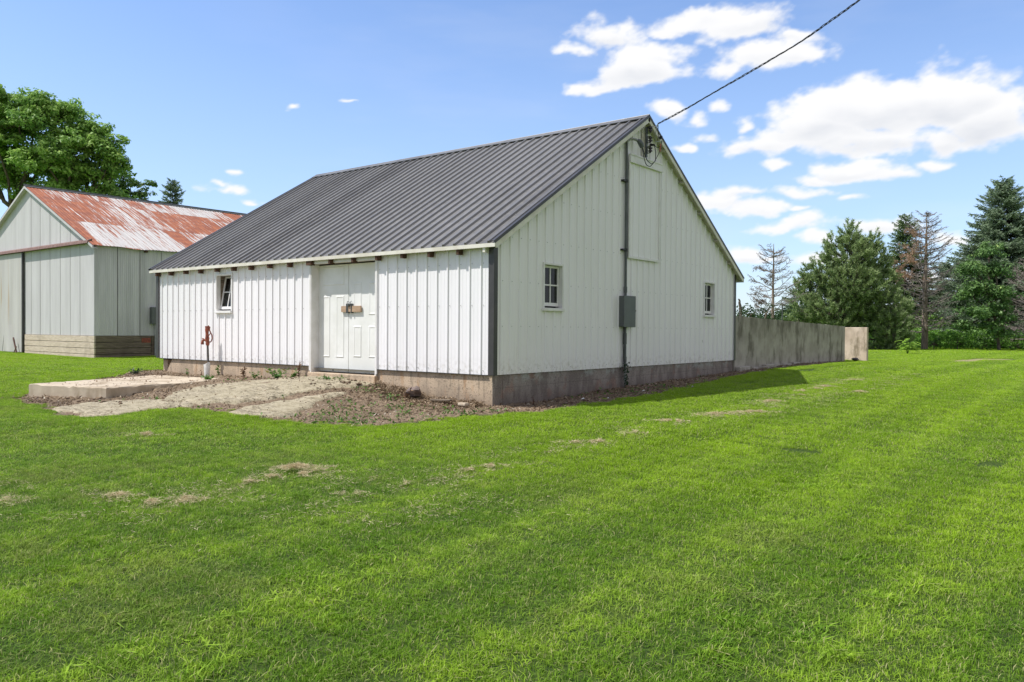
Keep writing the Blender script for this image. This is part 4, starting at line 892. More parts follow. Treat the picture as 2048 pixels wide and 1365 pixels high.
def deadtree(root,H,R,seed,r0,mat,z0=.3,whorls=12,top_open=.5,clusters=None,droop=0.0,twr=.012,lean=(0,0),nbr=6):
    rr=np.random.default_rng(seed); mb=MB(); tw=MB(); n=12; zz=np.linspace(0,1,n); path=np.stack([lean[0]*zz+np.cumsum(rr.normal(0,.012*H/8,n)),lean[1]*zz+np.cumsum(rr.normal(0,.012*H/8,n)),zz*H],1); path[0,2]=-.2
    mb.tube(path,list(r0*(1-zz)**.85+.014),8)
    TIP=[]
    for i in range(whorls):
        t=z0+(1-z0)*(i+rr.uniform(-.2,.2))/whorls; t=min(t,.99); c=np.array([np.interp(t,zz,path[:,k]) for k in range(3)]); nb=nbr+rr.integers(-1,2); a0=rr.random()*6.28
        for k in range(nb):
            a=a0+k*2*PI/nb+rr.normal(0,.3); l=R*(1-t)**top_open*rr.uniform(.55,1.15)+.12
            up=rr.normal(.05-droop,.12); o=np.array([math.cos(a),math.sin(a),0]); m=7; s=np.linspace(0,1,m)[:,None]
            P=c+o*s*l+np.array([0,0,1])*(up*s*l+.42*l*s**2.2)+np.cumsum(rr.normal(0,.025*l,(m,3)),0)
            tw.tube(P,list(np.linspace(.012+.010*l,twr*.7,m)),4,cap=False); TIP.append(P[-1])
            for j in range(2,m):
                for sg in (-1,1):
                    if rr.random()<.25: continue
                    sd=np.array([-o[1],o[0],0])*sg; dl=l*(.12+.22*(1-j/m))*rr.uniform(.6,1.3)+.1; dd=o*.7+sd*.75+np.array([0,0,rr.uniform(-.1,.45)])
                    Q=np.stack([P[j]+dd*q*dl+np.array([0,0,.2*q*q*dl]) for q in (0,.5,1)])+np.vstack([np.zeros(3),rr.normal(0,.02,(2,3))]); tw.tube(Q,[twr,twr*.8,twr*.5],3,cap=False)
                    for u in (.45,.75):
                        e=P[j]+dd*u*dl; f=e+(dd*.5+rr.normal(0,.45,3))*dl*.45; tw.tube([e,f],[twr*.7,twr*.45],3,cap=False); TIP.append(f)
    tr=mb.build('trunk',M[mat],root,local=True,smooth=True); tw.build('branches',M['twig_grey'] if mat=='bark_pale' else M['twig_brown'],root,local=True)
    TIP=np.array(TIP); rrn=rr
    if clusters:
        VP=[];DP=[]
        for (x0,x1,za,zb,fr,nn) in clusters:
            sel=TIP[(TIP[:,0]>x0)&(TIP[:,0]<x1)&(TIP[:,2]>za)&(TIP[:,2]<zb)]; sel=sel[rrn.random(len(sel))<fr]
            for q in sel: VP.append(q+rrn.normal(0,.06,(nn,3))); DP.append(rrn.normal(size=(nn,3))+np.array([0,0,.3]))
        if VP:
            P=np.concatenate(VP);D=np.concatenate(DP); V=blades(P,D,.10,.035,rr,.3); npmesh('dead_needles',V,np.arange(len(V)).reshape(-1,3),M['dead_needle'],tone=np.repeat(rr.random(len(P)),3),parent=root)
def at(px,D,dz=0):   # ground position from bearing (degrees right of the view axis) and distance along it
    b=math.atan((px-1024)/1603.3); r=D/math.cos(b); a=b-YAW; x=8.227+r*math.sin(a); y=-9.899+r*math.cos(a); return (x,y,gzf(x,y)+dz)
k=.0312
w_=tree('walnut_tree',at(45,51),'large leafy walnut tree rising behind the left end of the metal shed')
def Lb(px,py,rx,ry,dy=0,k=k,px0=45,hz0=655,cz=1.02): return ((px-px0)*k,dy,cz+(hz0-py)*k,rx*k,max(rx,ry)*k*.9,ry*k)
broadleaf(w_,[Lb(70,208,42,26),Lb(5,208,42,32,-1),Lb(115,225,50,38,.5),Lb(60,255,60,48,-1.2),Lb(25,300,50,40,-1.5),Lb(165,300,52,40,-.6),Lb(205,278,34,26,.3),Lb(218,308,26,22,.2),Lb(120,335,60,40,-1.4),Lb(175,355,50,34,.4),Lb(-30,250,60,60,.5),Lb(-90,240,70,70,0),Lb(-40,340,60,50,1),Lb(20,365,34,40,.4),Lb(-110,340,60,60,-.5),Lb(-60,195,50,40,.3),Lb(140,270,50,36,.8),Lb(60,330,60,40,.9),Lb(150,340,50,36,1.0),Lb(225,335,24,24,.3),Lb(10,240,50,50,.9),Lb(125,385,50,26,-.4),Lb(232,318,20,22,.1),Lb(222,398,36,22,-.2),Lb(185,250,30,22,.4),Lb(90,395,60,26,.5),Lb(200,385,34,22,.8)],
  [([(0,0,-.2),(.1,0,3.2),(-.4,0,6.2),(-.7,0,8.6)],.42,.16),([(.15,0,2.2),(1.6,-.1,5.0),(2.8,0,7.6)],.26,.12),([(-.1,0,2.4),(-1.6,.2,5.6),(-3.2,.1,8.2)],.26,.12),([(.3,0,3.0),(2.2,0,5.2),(4.0,-.2,7.4)],.2,.09)],'walnut_leaf','bark',clumps=62,per=70,clump_r=.46,leaf=.23,seed=3,hang=.6,fill=.3)
s_t=tree('leafy_tree',at(262,54),'smaller dark leafy tree with a bare twig top beside the walnut tree'); k2=.0337
L2=lambda px,py,rx,ry,dy=0:Lb(px,py,rx,ry,dy,k2,262)
broadleaf(s_t,[L2(240,352,20,12),L2(262,372,28,16),L2(290,368,16,8),L2(245,392,26,18),L2(285,392,18,12),L2(265,415,34,20),L2(245,450,30,30)],[([(0,0,-.2),(0,0,5),(.0,0,9.3)],.2,.07),([(0,0,9.3),(-.05,0,10.6),(.0,0,11.5)],.04,.012),([(-.03,0,10.4),(-.3,0,10.9)],.012,.008),([(-.0,0,10.5),(.35,0,10.95)],.012,.008),([(-.03,0,10.0),(.4,0,10.4)],.012,.008),([(-.03,0,10.2),(-.35,0,10.5)],.012,.008)],'maple_leaf','bark',clumps=60,per=44,clump_r=.32,leaf=.22,seed=9)
t1=tree('spruce_tree',at(345,60),'small spruce tip showing above the rusty shed roof'); spruce(t1,12.0,2.2,21,'spruce_needle',.3,.72,1.0,.34,bl=.17,bw=.06)
# treeline at the right
d1=tree('dead_conifer',at(1545,42),'bare dead conifer with a bushy base just right of the barn eave','dead tree'); deadtree(d1,5.62,1.75,5,.10,'bark_pale',.36,9,.55,[(-1.7,-.3,2.0,4.4,.10,26),(-1.6,-.6,2.0,2.6,.4,30)],droop=-.05,twr=.013,nbr=6)
d1.children[1].data.materials[0]=M['twig_brown']; 
pn=tree('pine_tree',at(1712,48),'broad bushy pine with upturned needle tufts behind the yard wall'); k3=.0299
L3=lambda px,py,rx,ry,dy=0:Lb(px,py,rx,ry,dy,k3,1712)
pine(pn,[L3(1695,468,14,22),L3(1668,480,12,14),L3(1722,486,14,22),L3(1742,478,10,18),L3(1690,510,42,34,-.3),L3(1740,520,30,34,.2),L3(1640,545,32,24,-.2),L3(1618,572,22,22,.2),L3(1690,565,50,34,-.8),L3(1750,565,34,36),L3(1612,610,24,20,-.3),L3(1650,612,38,30,-.9),L3(1700,610,34,28,-.3),L3(1760,610,34,26,-.8),L3(1600,632,18,10,.3),L3(1662,648,44,16,-.2),L3(1765,650,28,26,-1.2),L3(1738,640,26,22,.2),L3(1780,672,24,24,-.8),L3(1745,690,20,16,-.5)],
  [([(0,0,-.2),(.15,0,3),(.0,0,5.5),(-.2,0,6.6)],.20,.06),([(-.6,.2,-.2),(-.9,.2,2),(-1.8,0,3.4)],.12,.05)],8,dens=200,per=54,nl=.20,nw=.038)
sm=tree('spruce_tree',at(1808,60),'yellowish green spruce standing between the pine and the tall dead conifer'); spruce(sm,9.7,3.1,31,'spruce_yellow',.05,.70,1.0,.36,bl=.17,bw=.055)
d2=tree('dead_conifer',at(1849,49.5),'tall dead conifer with orange needle clumps and a pale bare trunk','dead tree'); deadtree(d2,8.45,2.15,7,.20,'bark_pale',.14,22,.50,[(-2.1,-.3,4.2,7.4,.28,26),(-2.4,-.9,4.4,5.8,.8,34)],droop=.02,twr=.014,nbr=6)
br=tree('spruce_tree',at(2004,55),'tallest dark spruce at the right edge of the lawn'); spruce(br,11.5,5.0,41,'spruce_needle',.05,.78,1.45,.28,bl=.17,bw=.058)
dk=tree('spruce_tree',at(1900,62),'low dark spruce filling the gap behind the tall dead conifer'); spruce(dk,6.4,3.1,43,'spruce_needle',.02,.55,1.1,.34,bl=.17,bw=.06)
mp=tree('maple_tree',at(1999,47.5),'leafy green young maple with a thin leaning trunk in front of the tall spruce'); k4=.0296
L4=lambda px,py,rx,ry,dy=0:Lb(px,py,rx,ry,dy,k4,1999)
broadleaf(mp,[L4(1978,490,24,20),L4(1950,530,30,24),L4(1990,535,30,24),L4(1935,575,26,22,-.3),L4(1975,580,36,28,-.4),L4(2008,585,22,22,.2),L4(1950,615,38,24,-.4),L4(1995,620,30,24),L4(1962,645,32,16,-.3),L4(2004,655,26,14,-.2),L4(1930,640,16,14)],[([(0,0,-.2),(-.15,0,1.2),(-.4,0,2.4),(-.7,0,4.2),(-.7,0,5.4)],.10,.04)],'maple_leaf','bark',clumps=80,per=50,clump_r=.38,leaf=.17,seed=12,hang=.2,fill=.35)
d3=tree('dead_conifer',at(2072,49),'bare grey branched dead tree cut by the right edge of the view','dead tree'); deadtree(d3,5.6,2.3,17,.14,'bark_pale',.12,14,.35,None,droop=.1,twr=.014,nbr=7)
fillers=[(2130,56,9.2,3.6,'dark spruce past the right edge next to the tallest spruce'),(2240,57,10.5,4.0,'dark spruce farther right along the tree line'),(1700,62,6.2,3.0,'low spruce hidden behind the broad pine'),(1600,64,4.6,2.6,'low distant spruce behind the left side of the broad pine'),(1955,60,7.4,3.4,'dark spruce standing behind the young maple')]
for i,(px,D,H,R,l) in enumerate(fillers): q=tree('spruce_tree',at(px,D),l); spruce(q,H,R,60+i,'spruce_needle',.03,.6,1.0,.36,bl=.18,bw=.06)
# bush under the dead conifer by the barn, low pine branches
b1=tree('shrub',at(1518,40),'dark leafy shrub at the foot of the dead conifer near the barn','shrub'); k5=.0249
broadleaf(b1,[Lb(1500,622,24,18,0,k5,1518),Lb(1532,618,24,18,0,k5,1518),Lb(1550,640,30,14,0,k5,1518),Lb(1480,640,26,16,0,k5,1518),Lb(1515,655,50,16,0,k5,1518)],[([(0,0,-.2),(0,0,1.0)],.06,.03)],'dark_bush','bark',clumps=40,per=40,clump_r=.22,leaf=.10,seed=22,fill=.3)
b2=tree('shrub',at(1478,44),'sparse green sapling half hidden by the barn eave corner','shrub')
broadleaf(b2,[Lb(1476,590,8,8,0,.0274,1478),Lb(1480,612,10,9,0,.0274,1478),Lb(1470,640,20,18,0,.0274,1478)],[([(0,0,-.2),(0,0,2.6)],.04,.02)],'maple_leaf','bark',clumps=36,per=22,clump_r=.18,leaf=.11,seed=23)
# undergrowth: one mass
def mass(name,label,P,sz,mat,tone,cat='undergrowth'):
    n=len(P); N=rdir(n)*.8+np.array([0,0,.6]); N/=np.linalg.norm(N,axis=1,keepdims=True); u=rdir(n); u-=N*np.sum(u*N,1,keepdims=True); u/=np.linalg.norm(u,axis=1,keepdims=True)
    V,F=quadleaf(P,N,u,sz,.6); o=npmesh(name,V,F,M[mat],tone=np.repeat(tone,4)); tag(o,label,cat,kind='stuff'); return o
def band(pxa,pxb,D0,D1,h0,h1,n,seed,clump=.8):
    rr=np.random.default_rng(seed); px=rr.uniform(pxa,pxb,n); D=rr.uniform(D0,D1,n); b=np.arctan((px-1024)/1603.3); r=D/np.cos(b); a=b-YAW; x=8.227+r*np.sin(a); y=-9.899+r*np.cos(a)
    g0=hz(x,y); hh=(h0+(h1-h0)*fbm(x*.55,y*.55,seed,4)**1.2*(.6+.8*(D-D0)/(D1-D0))); z=rr.random(n)**.75
    keep=fbm(x*1.3+z*2,y*1.3,seed+5,3)>.36
    P=np.stack([x,y,g0+z*hh],1); return P[keep],(z[keep])
P,z_=band(1728,2320,49.5,58,.5,3.0,42000,71); mass('undergrowth','tangled green undergrowth along the foot of the tree line',P,RG.uniform(.09,.2,len(P)),'bush_leaf',np.clip(RG.normal(.25,.15,len(P))+z_*.35,0,1))
P,z_=band(1470,1740,50,58,.8,4.0,16000,72); mass('hedgerow','dark scrub growing behind the yard wall',P,RG.uniform(.12,.24,len(P)),'dark_bush',np.clip(RG.normal(.4,.2,len(P)),0,1),'scrub')
for i,(px,D,w,h,l) in enumerate([(1915,49.2,26,22,'bright lime shrub at the foot of the trees between the dead conifer and the maple'),(1965,49.4,22,14,'low lime shrub beside the maple trunk'),(2030,49,24,12,'low lime shrub right of the maple trunk'),(1868,49.8,18,16,'green leafy shrub just right of the dead conifer trunk'),(1760,50,26,24,'green shrub under the right side of the pine')]):
    q=tree('shrub',at(px,D),l,'shrub'); kk=D/1603; ww=w*kk; h_=h*kk
    broadleaf(q,[(0,0,h_*.8,ww*.8,ww*.8,h_*.9),(-ww*.5,0,h_*.5,ww*.5,ww*.5,h_*.6),(ww*.5,.1,h_*.5,ww*.5,ww*.5,h_*.6)],[([(0,0,-.1),(0,0,h_*.7)],.04,.02)],'bush_leaf' if i<3 else 'maple_leaf','bark',clumps=80,per=26,clump_r=.20,leaf=.12,seed=80+i,fill=.4)
# far tree belt on the horizon
P=[]
for sg,(x0,x1,y0,y1,n) in enumerate([(-420,-120,150,420,9000),(-160,320,330,420,14000),(-500,-300,-100,220,8000)]):
    x=RG.uniform(x0,x1,n);y=RG.uniform(y0,y1,n); 
    if sg==0: y=150+(x+120)*-.9+RG.normal(0,6,n)
    hh=4+7*fbm(x*.03,y*.03,90,4); P.append(np.stack([x,y,.2+RG.random(n)*hh],1))
P=np.concatenate(P); mass('far_woods','distant belt of trees on the horizon',P,RG.uniform(1.2,2.6,len(P)),'dark_bush',RG.random(len(P)),'woods')
# compound leaf sapling on the lawn
def sapling(loc):
    r=thing('sapling',loc,'lime green sapling with compound leaves standing alone on the far lawn','sapling',rz=YAW); rr=np.random.default_rng(5); mb=MB(); C=[];U=[];N=[];S=[]
    for st in range(5):
        a=rr.uniform(0,6.28); top=np.array([math.cos(a)*.16,math.sin(a)*.16,rr.uniform(.45,.8)]); mb.tube([(0,0,-.05),top*.5,top],[.014,.010,.006],5)
        for i in range(9):
            t=.35+.65*i/8; c=top*t; b=rr.uniform(0,6.28); l=rr.uniform(.28,.46); o=np.array([math.cos(b),math.sin(b),0]); s=np.linspace(0,1,9)[:,None]; Pp=c+o*s*l+np.array([0,0,1])*(.45*l*s-.55*l*s**2); mb.tube(Pp[::2],.004,3,cap=False)
            for j in range(2,9):
                for sg in (-1,1): sd=np.array([-o[1],o[0],0])*sg+o*.35+np.array([0,0,-.25]); sd/=np.linalg.norm(sd); C.append(Pp[j]+sd*.05); U.append(sd); N.append(np.array([0,0,1.])+rr.normal(0,.25,3)); S.append(.11)
    C=np.array(C);U=np.array(U);N=np.array(N);N/=np.linalg.norm(N,axis=1,keepdims=True);V,F=quadleaf(C,N,U,np.array(S),.42); npmesh('leaves',V,F,M['lime_leaf'],tone=np.repeat(rr.random(len(C)),4),parent=r); mb.build('stem',M['weed_leaf'],r,local=True)
sapling(at(1815,38.5))
# weeds at the barn foot: each plant is its own thing
def weed(x,y,h,r,n,mat,label,seed,leaf=.07,stems=4,up=.6):
    z=float(gz_detail(np.array([x]),np.array([y]))[0])-.01; ro=thing('weed',(x,y,z),label,'weed','weeds along the front foundation'); rr=np.random.default_rng(seed); mb=MB();C=[];U=[]
    for s in range(stems):
        a=rr.uniform(0,6.28); tip=np.array([math.cos(a)*r*rr.uniform(.3,1),math.sin(a)*r*rr.uniform(.3,1)*.6,h*rr.uniform(.6,1)]); P=np.array([q*tip*np.array([q**.6,q**.6,1]) for q in np.linspace(0,1,6)]); mb.tube(P,[.005,.004,.004,.003,.003,.002],4,cap=False)
        for j in range(n//stems): t=rr.uniform(.1,1); c=np.array([np.interp(t,np.linspace(0,1,6),P[:,k]) for k in range(3)]); u=rr.normal(size=3); u[2]=abs(u[2])*up-.2; u/=np.linalg.norm(u); C.append(c+u*leaf*.45);U.append(u)
    C=np.array(C);U=np.array(U);N=rr.normal(size=C.shape)*.5+np.array([0,-.3,.9]);N-=U*np.sum(U*N,1,keepdims=True);N/=np.linalg.norm(N,axis=1,keepdims=True); V,F=quadleaf(C,N,U,leaf*rr.uniform(.6,1.3,len(C)),.4); npmesh('leaves',V,F,M[mat],tone=np.repeat(rr.random(len(C)),4),parent=ro); mb.build('stem',M[mat],ro,local=True)
weed(-5.45,-.22,.26,.42,150,'weed_leaf','spreading green weed against the foundation left of the doors',1,.09,9)
weed(-5.05,-.16,.20,.26,70,'weed_leaf','small green weed beside the dry stalk left of the doors',2,.07,5)
weed(-4.92,-.10,.46,.06,70,'dry_weed','tall dry brown stalk standing beside the left door jamb',3,.06,2)
weed(-6.72,-.16,.30,.06,60,'dry_weed','dark dry weed standing under the front wall between window and doors',4,.07,3)
weed(-6.35,-.14,.18,.22,70,'weed_leaf','low yellowish weed at the front foundation right of the dry dark weed',5,.06,6)
weed(-7.70,-.14,.26,.09,60,'weed_leaf','green weed growing in the shadow right of the yard hydrant',6,.06,4)
weed(-3.55,-.35,.10,.40,130,'weed_leaf','low creeping weed spreading below the door sill',7,.06,12)
weed(-8.85,-.22,.20,.10,30,'weed_leaf','thin green weed left of the yard hydrant by the wall',8,.06,4)
weed(-7.1,-.75,.14,.22,60,'weed_leaf','grassy green weed at the slab corner in front of the hydrant',9,.09,7,1.2)
weed(-7.55,-.62,.30,.05,20,'dry_weed','dry thin brown stalk beside the base of the hydrant sleeve',10,.05,3)
weed(-10.2,-.75,.14,.32,110,'dark_bush','low dark weed patch at the far left barn corner',11,.08,9)
weed(.28,.72,.18,.03,8,'dry_weed','single thin pale stalk at the gable foundation near the corner',12,.05,2)
weed(-1.55,-.42,.22,.14,30,'dry_weed','dry straw weed over the stone right of the doors',13,.07,6)
# ------------------------------------------------------------------ ground litter, weeds, clippings
def scatter(n,x0,x1,y0,y1,seed,fn):
    rr=np.random.default_rng(seed); x=rr.uniform(x0,x1,n);y=rr.uniform(y0,y1,n); k=fn(x,y,rr); return x[k],y[k],rr
def topz(x,y):
    z=gz_detail(x,y); za=hzc(x,y)+.035; inap=np.zeros(len(x),bool)
    for P in (R1,R2,R3): inap|=sdist(x,y,P)>.08
    z=np.where(inap,np.maximum(z,za),z); z=np.where(inpoly(x,y,sp),.152,z); return z
def flat(x,y,z,L,asp,tilt,rr):
    n=len(x); C=np.stack([x,y,z],1); N=np.array([0,0,1.])+rr.normal(0,tilt,(n,3)); N/=np.linalg.norm(N,axis=1,keepdims=True); u=rr.normal(size=(n,3)); u-=N*np.sum(u*N,1,keepdims=True); u/=np.linalg.norm(u,axis=1,keepdims=True); return quadleaf(C,N,u,L,asp)
def isdirt(x,y,m=0): return sdist(x,y,DIRT)+(fbm(x*2.2,y*2.2,5,4)-.5)*.45>m
apr=lambda x,y:np.maximum.reduce([sdist(x,y,P) for P in (R1,R2,R3)])
x,y,rr=scatter(90000,-11,1.2,-4.7,19,101,lambda x,y,rr:isdirt(x,y,.0)&(rr.random(len(x))<np.where(apr(x,y)>.05,.03,np.where(inpoly(x,y,sp),.03,1.0*(.25+fbm(x*1.5,y*1.5,44,3))))))
z=topz(x,y)+rr.uniform(.002,.03,len(x)); V,F=flat(x,y,z,rr.uniform(.025,.11,len(x)),.20,.5,rr); tag(npmesh('ground_litter',V,F,M['debris'],tone=np.repeat(rr.random(len(x))**1.3,4)),'dry stems, leaf bits and crumbs strewn over the bare dirt','litter',kind='stuff')
xh=rr.uniform(-2.7,-.15,6500); yh=-np.abs(rr.normal(0,.30,6500))-.03; zh=topz(xh,yh)+rr.uniform(0,.10,6500)*np.exp(-(-yh)/.25); V,F=flat(xh,yh,zh,rr.uniform(.03,.11,6500),.16,.7,rr)
tag(npmesh('straw_heap',V,F,M['debris'],tone=np.repeat(np.clip(rr.normal(.55,.25,6500),0,.92),4)),'heap of dry brown stems banked against the front foundation','dry stems',kind='stuff')
# dead leaves on slab and apron
x,y,rr=scatter(1500,-9.3,-1.7,-4.2,-.2,102,lambda x,y,rr:(inpoly(x,y,sp)&(rr.random(len(x))<.9*ss(fbm(x*1.6,y*1.6,6,3),.42,.7)))|((apr(x,y)>.1)&(rr.random(len(x))<.06)))
z=topz(x,y)+.012; V,F=flat(x,y,z,rr.uniform(.02,.075,len(x)),.5,.35,rr); tag(npmesh('fallen_leaves',V,F,M['dry_weed'],tone=np.repeat(rr.random(len(x)),4)),'brown fallen leaves lying on the concrete slab','fallen leaves',kind='stuff')
# earth clods
def clods(spots,name,label,mat):
    VV=[];FF=[];n0=0
    base=np.array([(0,0,1),(.9,0,.2),(.2,.85,.2),(-.75,.5,.25),(-.7,-.55,.2),(.3,-.85,.2),(0,0,-.8)],float); fb=np.array([(0,1,2),(0,2,3),(0,3,4),(0,4,5),(0,5,1),(6,2,1),(6,3,2),(6,4,3),(6,5,4),(6,1,5)])
    for (x,y,z,r) in spots: VV.append(base*(1+RG.normal(0,.22,base.shape))*r*np.array([1,1,.7])+np.array([x,y,z])); FF.append(fb+n0); n0+=7
    tag(npmesh(name,np.concatenate(VV),np.concatenate(FF),M[mat]),label,'soil',kind='stuff')
M['soil']=simple('dug_soil',(.22,.155,.10),(.11,.075,.05),18,.95)
S_=[]
for (cx,cy,sx,sy,n,r) in [(-7.6,-3.85,.7,.16,110,.04),(-6.4,-3.45,.5,.12,60,.045),(-9.9,-.75,.5,.2,90,.05),(-8.5,-.33,.9,.09,70,.03),(-5.6,-.5,.9,.12,80,.025),(-1.9,-.35,.7,.16,170,.04),(-1.9,-.9,.9,.35,200,.028),(-.9,-1.2,.9,.5,200,.025),(.45,3.0,.26,1.5,420,.04),(.45,6.5,.22,2.5,260,.03),(.5,.6,.25,.9,120,.025),(.3,11,.2,2.5,140,.035),(.25,4.3,.16,.4,70,.06),(-4.9,-2.9,.5,.2,60,.025),(-3.2,-3.1,.5,.12,60,.02),(-5.6,-1.7,.3,.7,90,.025)]:
    x=RG.normal(cx,sx,n);y=RG.normal(cy,sy,n); ok=~inpoly(x,y,sp)&~((x>-L)&(x<.02)&(y>-.02)&(y<W)); x=x[ok];y=y[ok]; z=topz(x,y); S_+=[(a,b,c,r*RG.uniform(.35,1.2)) for a,b,c in zip(x,y,z)]
clods(S_,'earth_clods','brown crumbling earth clods around the slab and foundation','soil')
# creeping weeds on the dirt
x,y,rr=scatter(26000,-6,1.0,-4.6,10,103,lambda x,y,rr:isdirt(x,y,.02)&(apr(x,y)<.02)&~inpoly(x,y,sp)&(fbm(x*2.0,y*2.0,66,4)>.52)&(rr.random(len(x))<np.where((x>-2.9)&(y<-.5),.9,.35)))
z=topz(x,y)+rr.uniform(.01,.06,len(x)); V,F=flat(x,y,z,rr.uniform(.03,.07,len(x)),.55,.6,rr); tag(npmesh('creeping_weeds',V,F,M['weed_leaf'],tone=np.repeat(np.clip(rr.normal(.4,.25,len(x)),0,1),4)),'low creeping weeds over the dirt patch right of the ramp','weeds',kind='stuff')
# straw coloured clippings
VV=[];TT=[];rr=np.random.default_rng(104)
def straw(x,y,z,L,w,T=None):
    n=len(x); D=rr.normal(size=(n,3))*np.array([1,1,.3]); VV.append(blades(np.stack([x,y,z],1),D,L,w,rr,.1)); TT.append(np.repeat(np.clip(rr.random(n),0,1),3))
for i,(cx,cy,r) in enumerate(CLIPS):
    far=cy>-2.5; n=int((1000 if r>.3 else 560)*(r/.2)**2); a=rr.uniform(0,6.28,n); q=np.abs(rr.normal(0,.62,n)); U_=np.cos(a)*q*r*1.5;V_=np.sin(a)*q*r*.62; x=cx+U_*.74-V_*.67; y=cy+U_*.67+V_*.74
    keep=(fbm(x*11,y*11,12+i,3)>.46+.10*q)&(rr.random(n)<.9); x=x[keep];y=y[keep];q=q[keep]; n=len(x)
    hgt=.026+(.06 if r>.3 else .022)*np.maximum(0,1-q); straw(x,y,gz_detail(x,y)+hgt*rr.uniform(.6,1.1,n),.050,.0045+.0015*far)
# thin windrow linking the clumps
for path,wd,n in (([(-.6,-7.3),(.44,-7.16),(1.5,-6.4),(1.5,-5.6),(1.5,-5.0),(2.2,-4.9),(2.8,-4.5),(2.9,-3.7),(2.8,-1.9),(3.0,.4),(3.15,1.8),(3.4,2.3),(3.0,4),(3.0,6.4),(3.05,9.5)],.26,11000),([(3.7,3.5),(3.8,6.5),(3.9,12)],.3,3500),([(-1.2,-8.0),(1.6,-6.8),(3.2,-5.6),(4.0,-4.4)],.45,4500)):
    C_=spline([(a,b,0) for a,b in path],200); k=rr.integers(0,200,n); x=C_[k,0]+rr.normal(0,wd,n); y=C_[k,1]+rr.normal(0,wd,n)
    keep=fbm(x*3.5,y*3.5,55,4)>.56; x=x[keep];y=y[keep]; straw(x,y,gz_detail(x,y)+rr.uniform(.018,.034,len(x)),.045,.004)
V=np.concatenate(VV); tag(npmesh('grass_clippings',V,np.arange(len(V)).reshape(-1,3),M['straw'],tone=np.concatenate(TT)),'dry straw coloured clumps of mown clippings scattered on the lawn','grass clippings',kind='stuff')
# ------------------------------------------------------------------ lawn: blade patches instanced over the ground
PC=bpy.data.collections.new('grass_patches'); PT=bpy.data.collections.new('grass_tufts')
def patch(name,R,n,bw,bh,seed,coll,round_=False,spread=.55):
    rr=np.random.default_rng(seed)
    if round_: q=R*np.sqrt(rr.random(n));a=rr.uniform(0,6.28,n);x=q*np.cos(a);y=q*np.sin(a)
    else: x=rr.uniform(-R,R,n);y=rr.uniform(-R,R,n)
    hh=bh*rr.uniform(.45,1.2,n)*(.75+.5*fbm(x*6,y*6,seed,3)); th=rr.uniform(0,6.28,n); lean=np.abs(rr.normal(0,spread,n)); o=np.stack([np.cos(th),np.sin(th),np.zeros(n)],1); w=np.stack([-np.sin(th+rr.normal(0,.5,n)),np.cos(th),np.zeros(n)],1)*(bw*rr.uniform(.6,1.3,n))[:,None]*.5
    b=np.stack([x,y,np.full(n,-.012)],1); m=b+o*(lean*.28*hh)[:,None]+np.array([0,0,1.])*(hh*.55)[:,None]; t=b+o*(lean*.95*hh)[:,None]+np.array([0,0,1.])*(hh*(1-.25*np.minimum(lean,1.5)))[:,None]
    V=np.stack([b-w,b+w,m+w*.85,m-w*.85,t],1).reshape(-1,3); base=np.arange(n)[:,None]*5
    F=np.concatenate([base+np.array([[0,1,2]]),base+np.array([[0,2,3]]),base+np.array([[3,2,4]])]); T=np.clip(rr.normal(.45,.26,n),0,.88); T[rr.random(n)<.11]=.95
    o_=npmesh(name,V,F,M['grass'],tone=np.repeat(T,5),link=False,attrs={'tip':np.tile([0,0,.62,.62,1.],n)}); coll.objects.link(o_); return o_
for i in range(5): patch('grass_patch',.29,2700,.0042,.043,200+i,PC,False,.95)
for i in range(3): patch('grass_tuft',.085,230,.0045,.042,220+i,PT,True,.9)
for i in range(3): patch('coarse_tuft',.09,60,.0080,.062,230+i,PT,True,1.0)
def inst_gn(name,label,P,rot,scl,idx,coll):
    me=bpy.data.meshes.new(name); me.vertices.add(len(P)); me.vertices.foreach_set('co',P.astype(np.float32).ravel())
    a=me.attributes.new('rot','FLOAT_VECTOR','POINT'); a.data.foreach_set('vector',rot.astype(np.float32).ravel())
    a=me.attributes.new('scl','FLOAT_VECTOR','POINT'); a.data.foreach_set('vector',scl.astype(np.float32).ravel())
    a=me.attributes.new('idx','INT','POINT'); a.data.foreach_set('value',idx.astype(np.int32))
    o=bpy.data.objects.new(name,me); COL.objects.link(o); ng=bpy.data.node_groups.new(name,'GeometryNodeTree')
    ng.interface.new_socket('Geometry',in_out='INPUT',socket_type='NodeSocketGeometry'); ng.interface.new_socket('Geometry',in_out='OUTPUT',socket_type='NodeSocketGeometry')
    N=ng.nodes; gi=N.new('NodeGroupInput');go=N.new('NodeGroupOutput'); ip=N.new('GeometryNodeInstanceOnPoints'); ci=N.new('GeometryNodeCollectionInfo'); ci.inputs[0].default_value=coll; ci.inputs[1].default_value=True; ci.inputs[2].default_value=True
    def at_(n,t): q=N.new('GeometryNodeInputNamedAttribute'); q.data_type=t; q.inputs[0].default_value=n; return q.outputs[0]
    lk=ng.links.new; lk(gi.outputs[0],ip.inputs['Points']); lk(ci.outputs[0],ip.inputs['Instance']); ip.inputs['Pick Instance'].default_value=True
    lk(at_('idx','INT'),ip.inputs['Instance Index']); lk(at_('rot','FLOAT_VECTOR'),ip.inputs['Rotation']); lk(at_('scl','FLOAT_VECTOR'),ip.inputs['Scale']); lk(ip.outputs[0],go.inputs[0])
    md=o.modifiers.new('grass','NODES'); md.node_group=ng; tag(o,label,'grass',kind='stuff'); return o
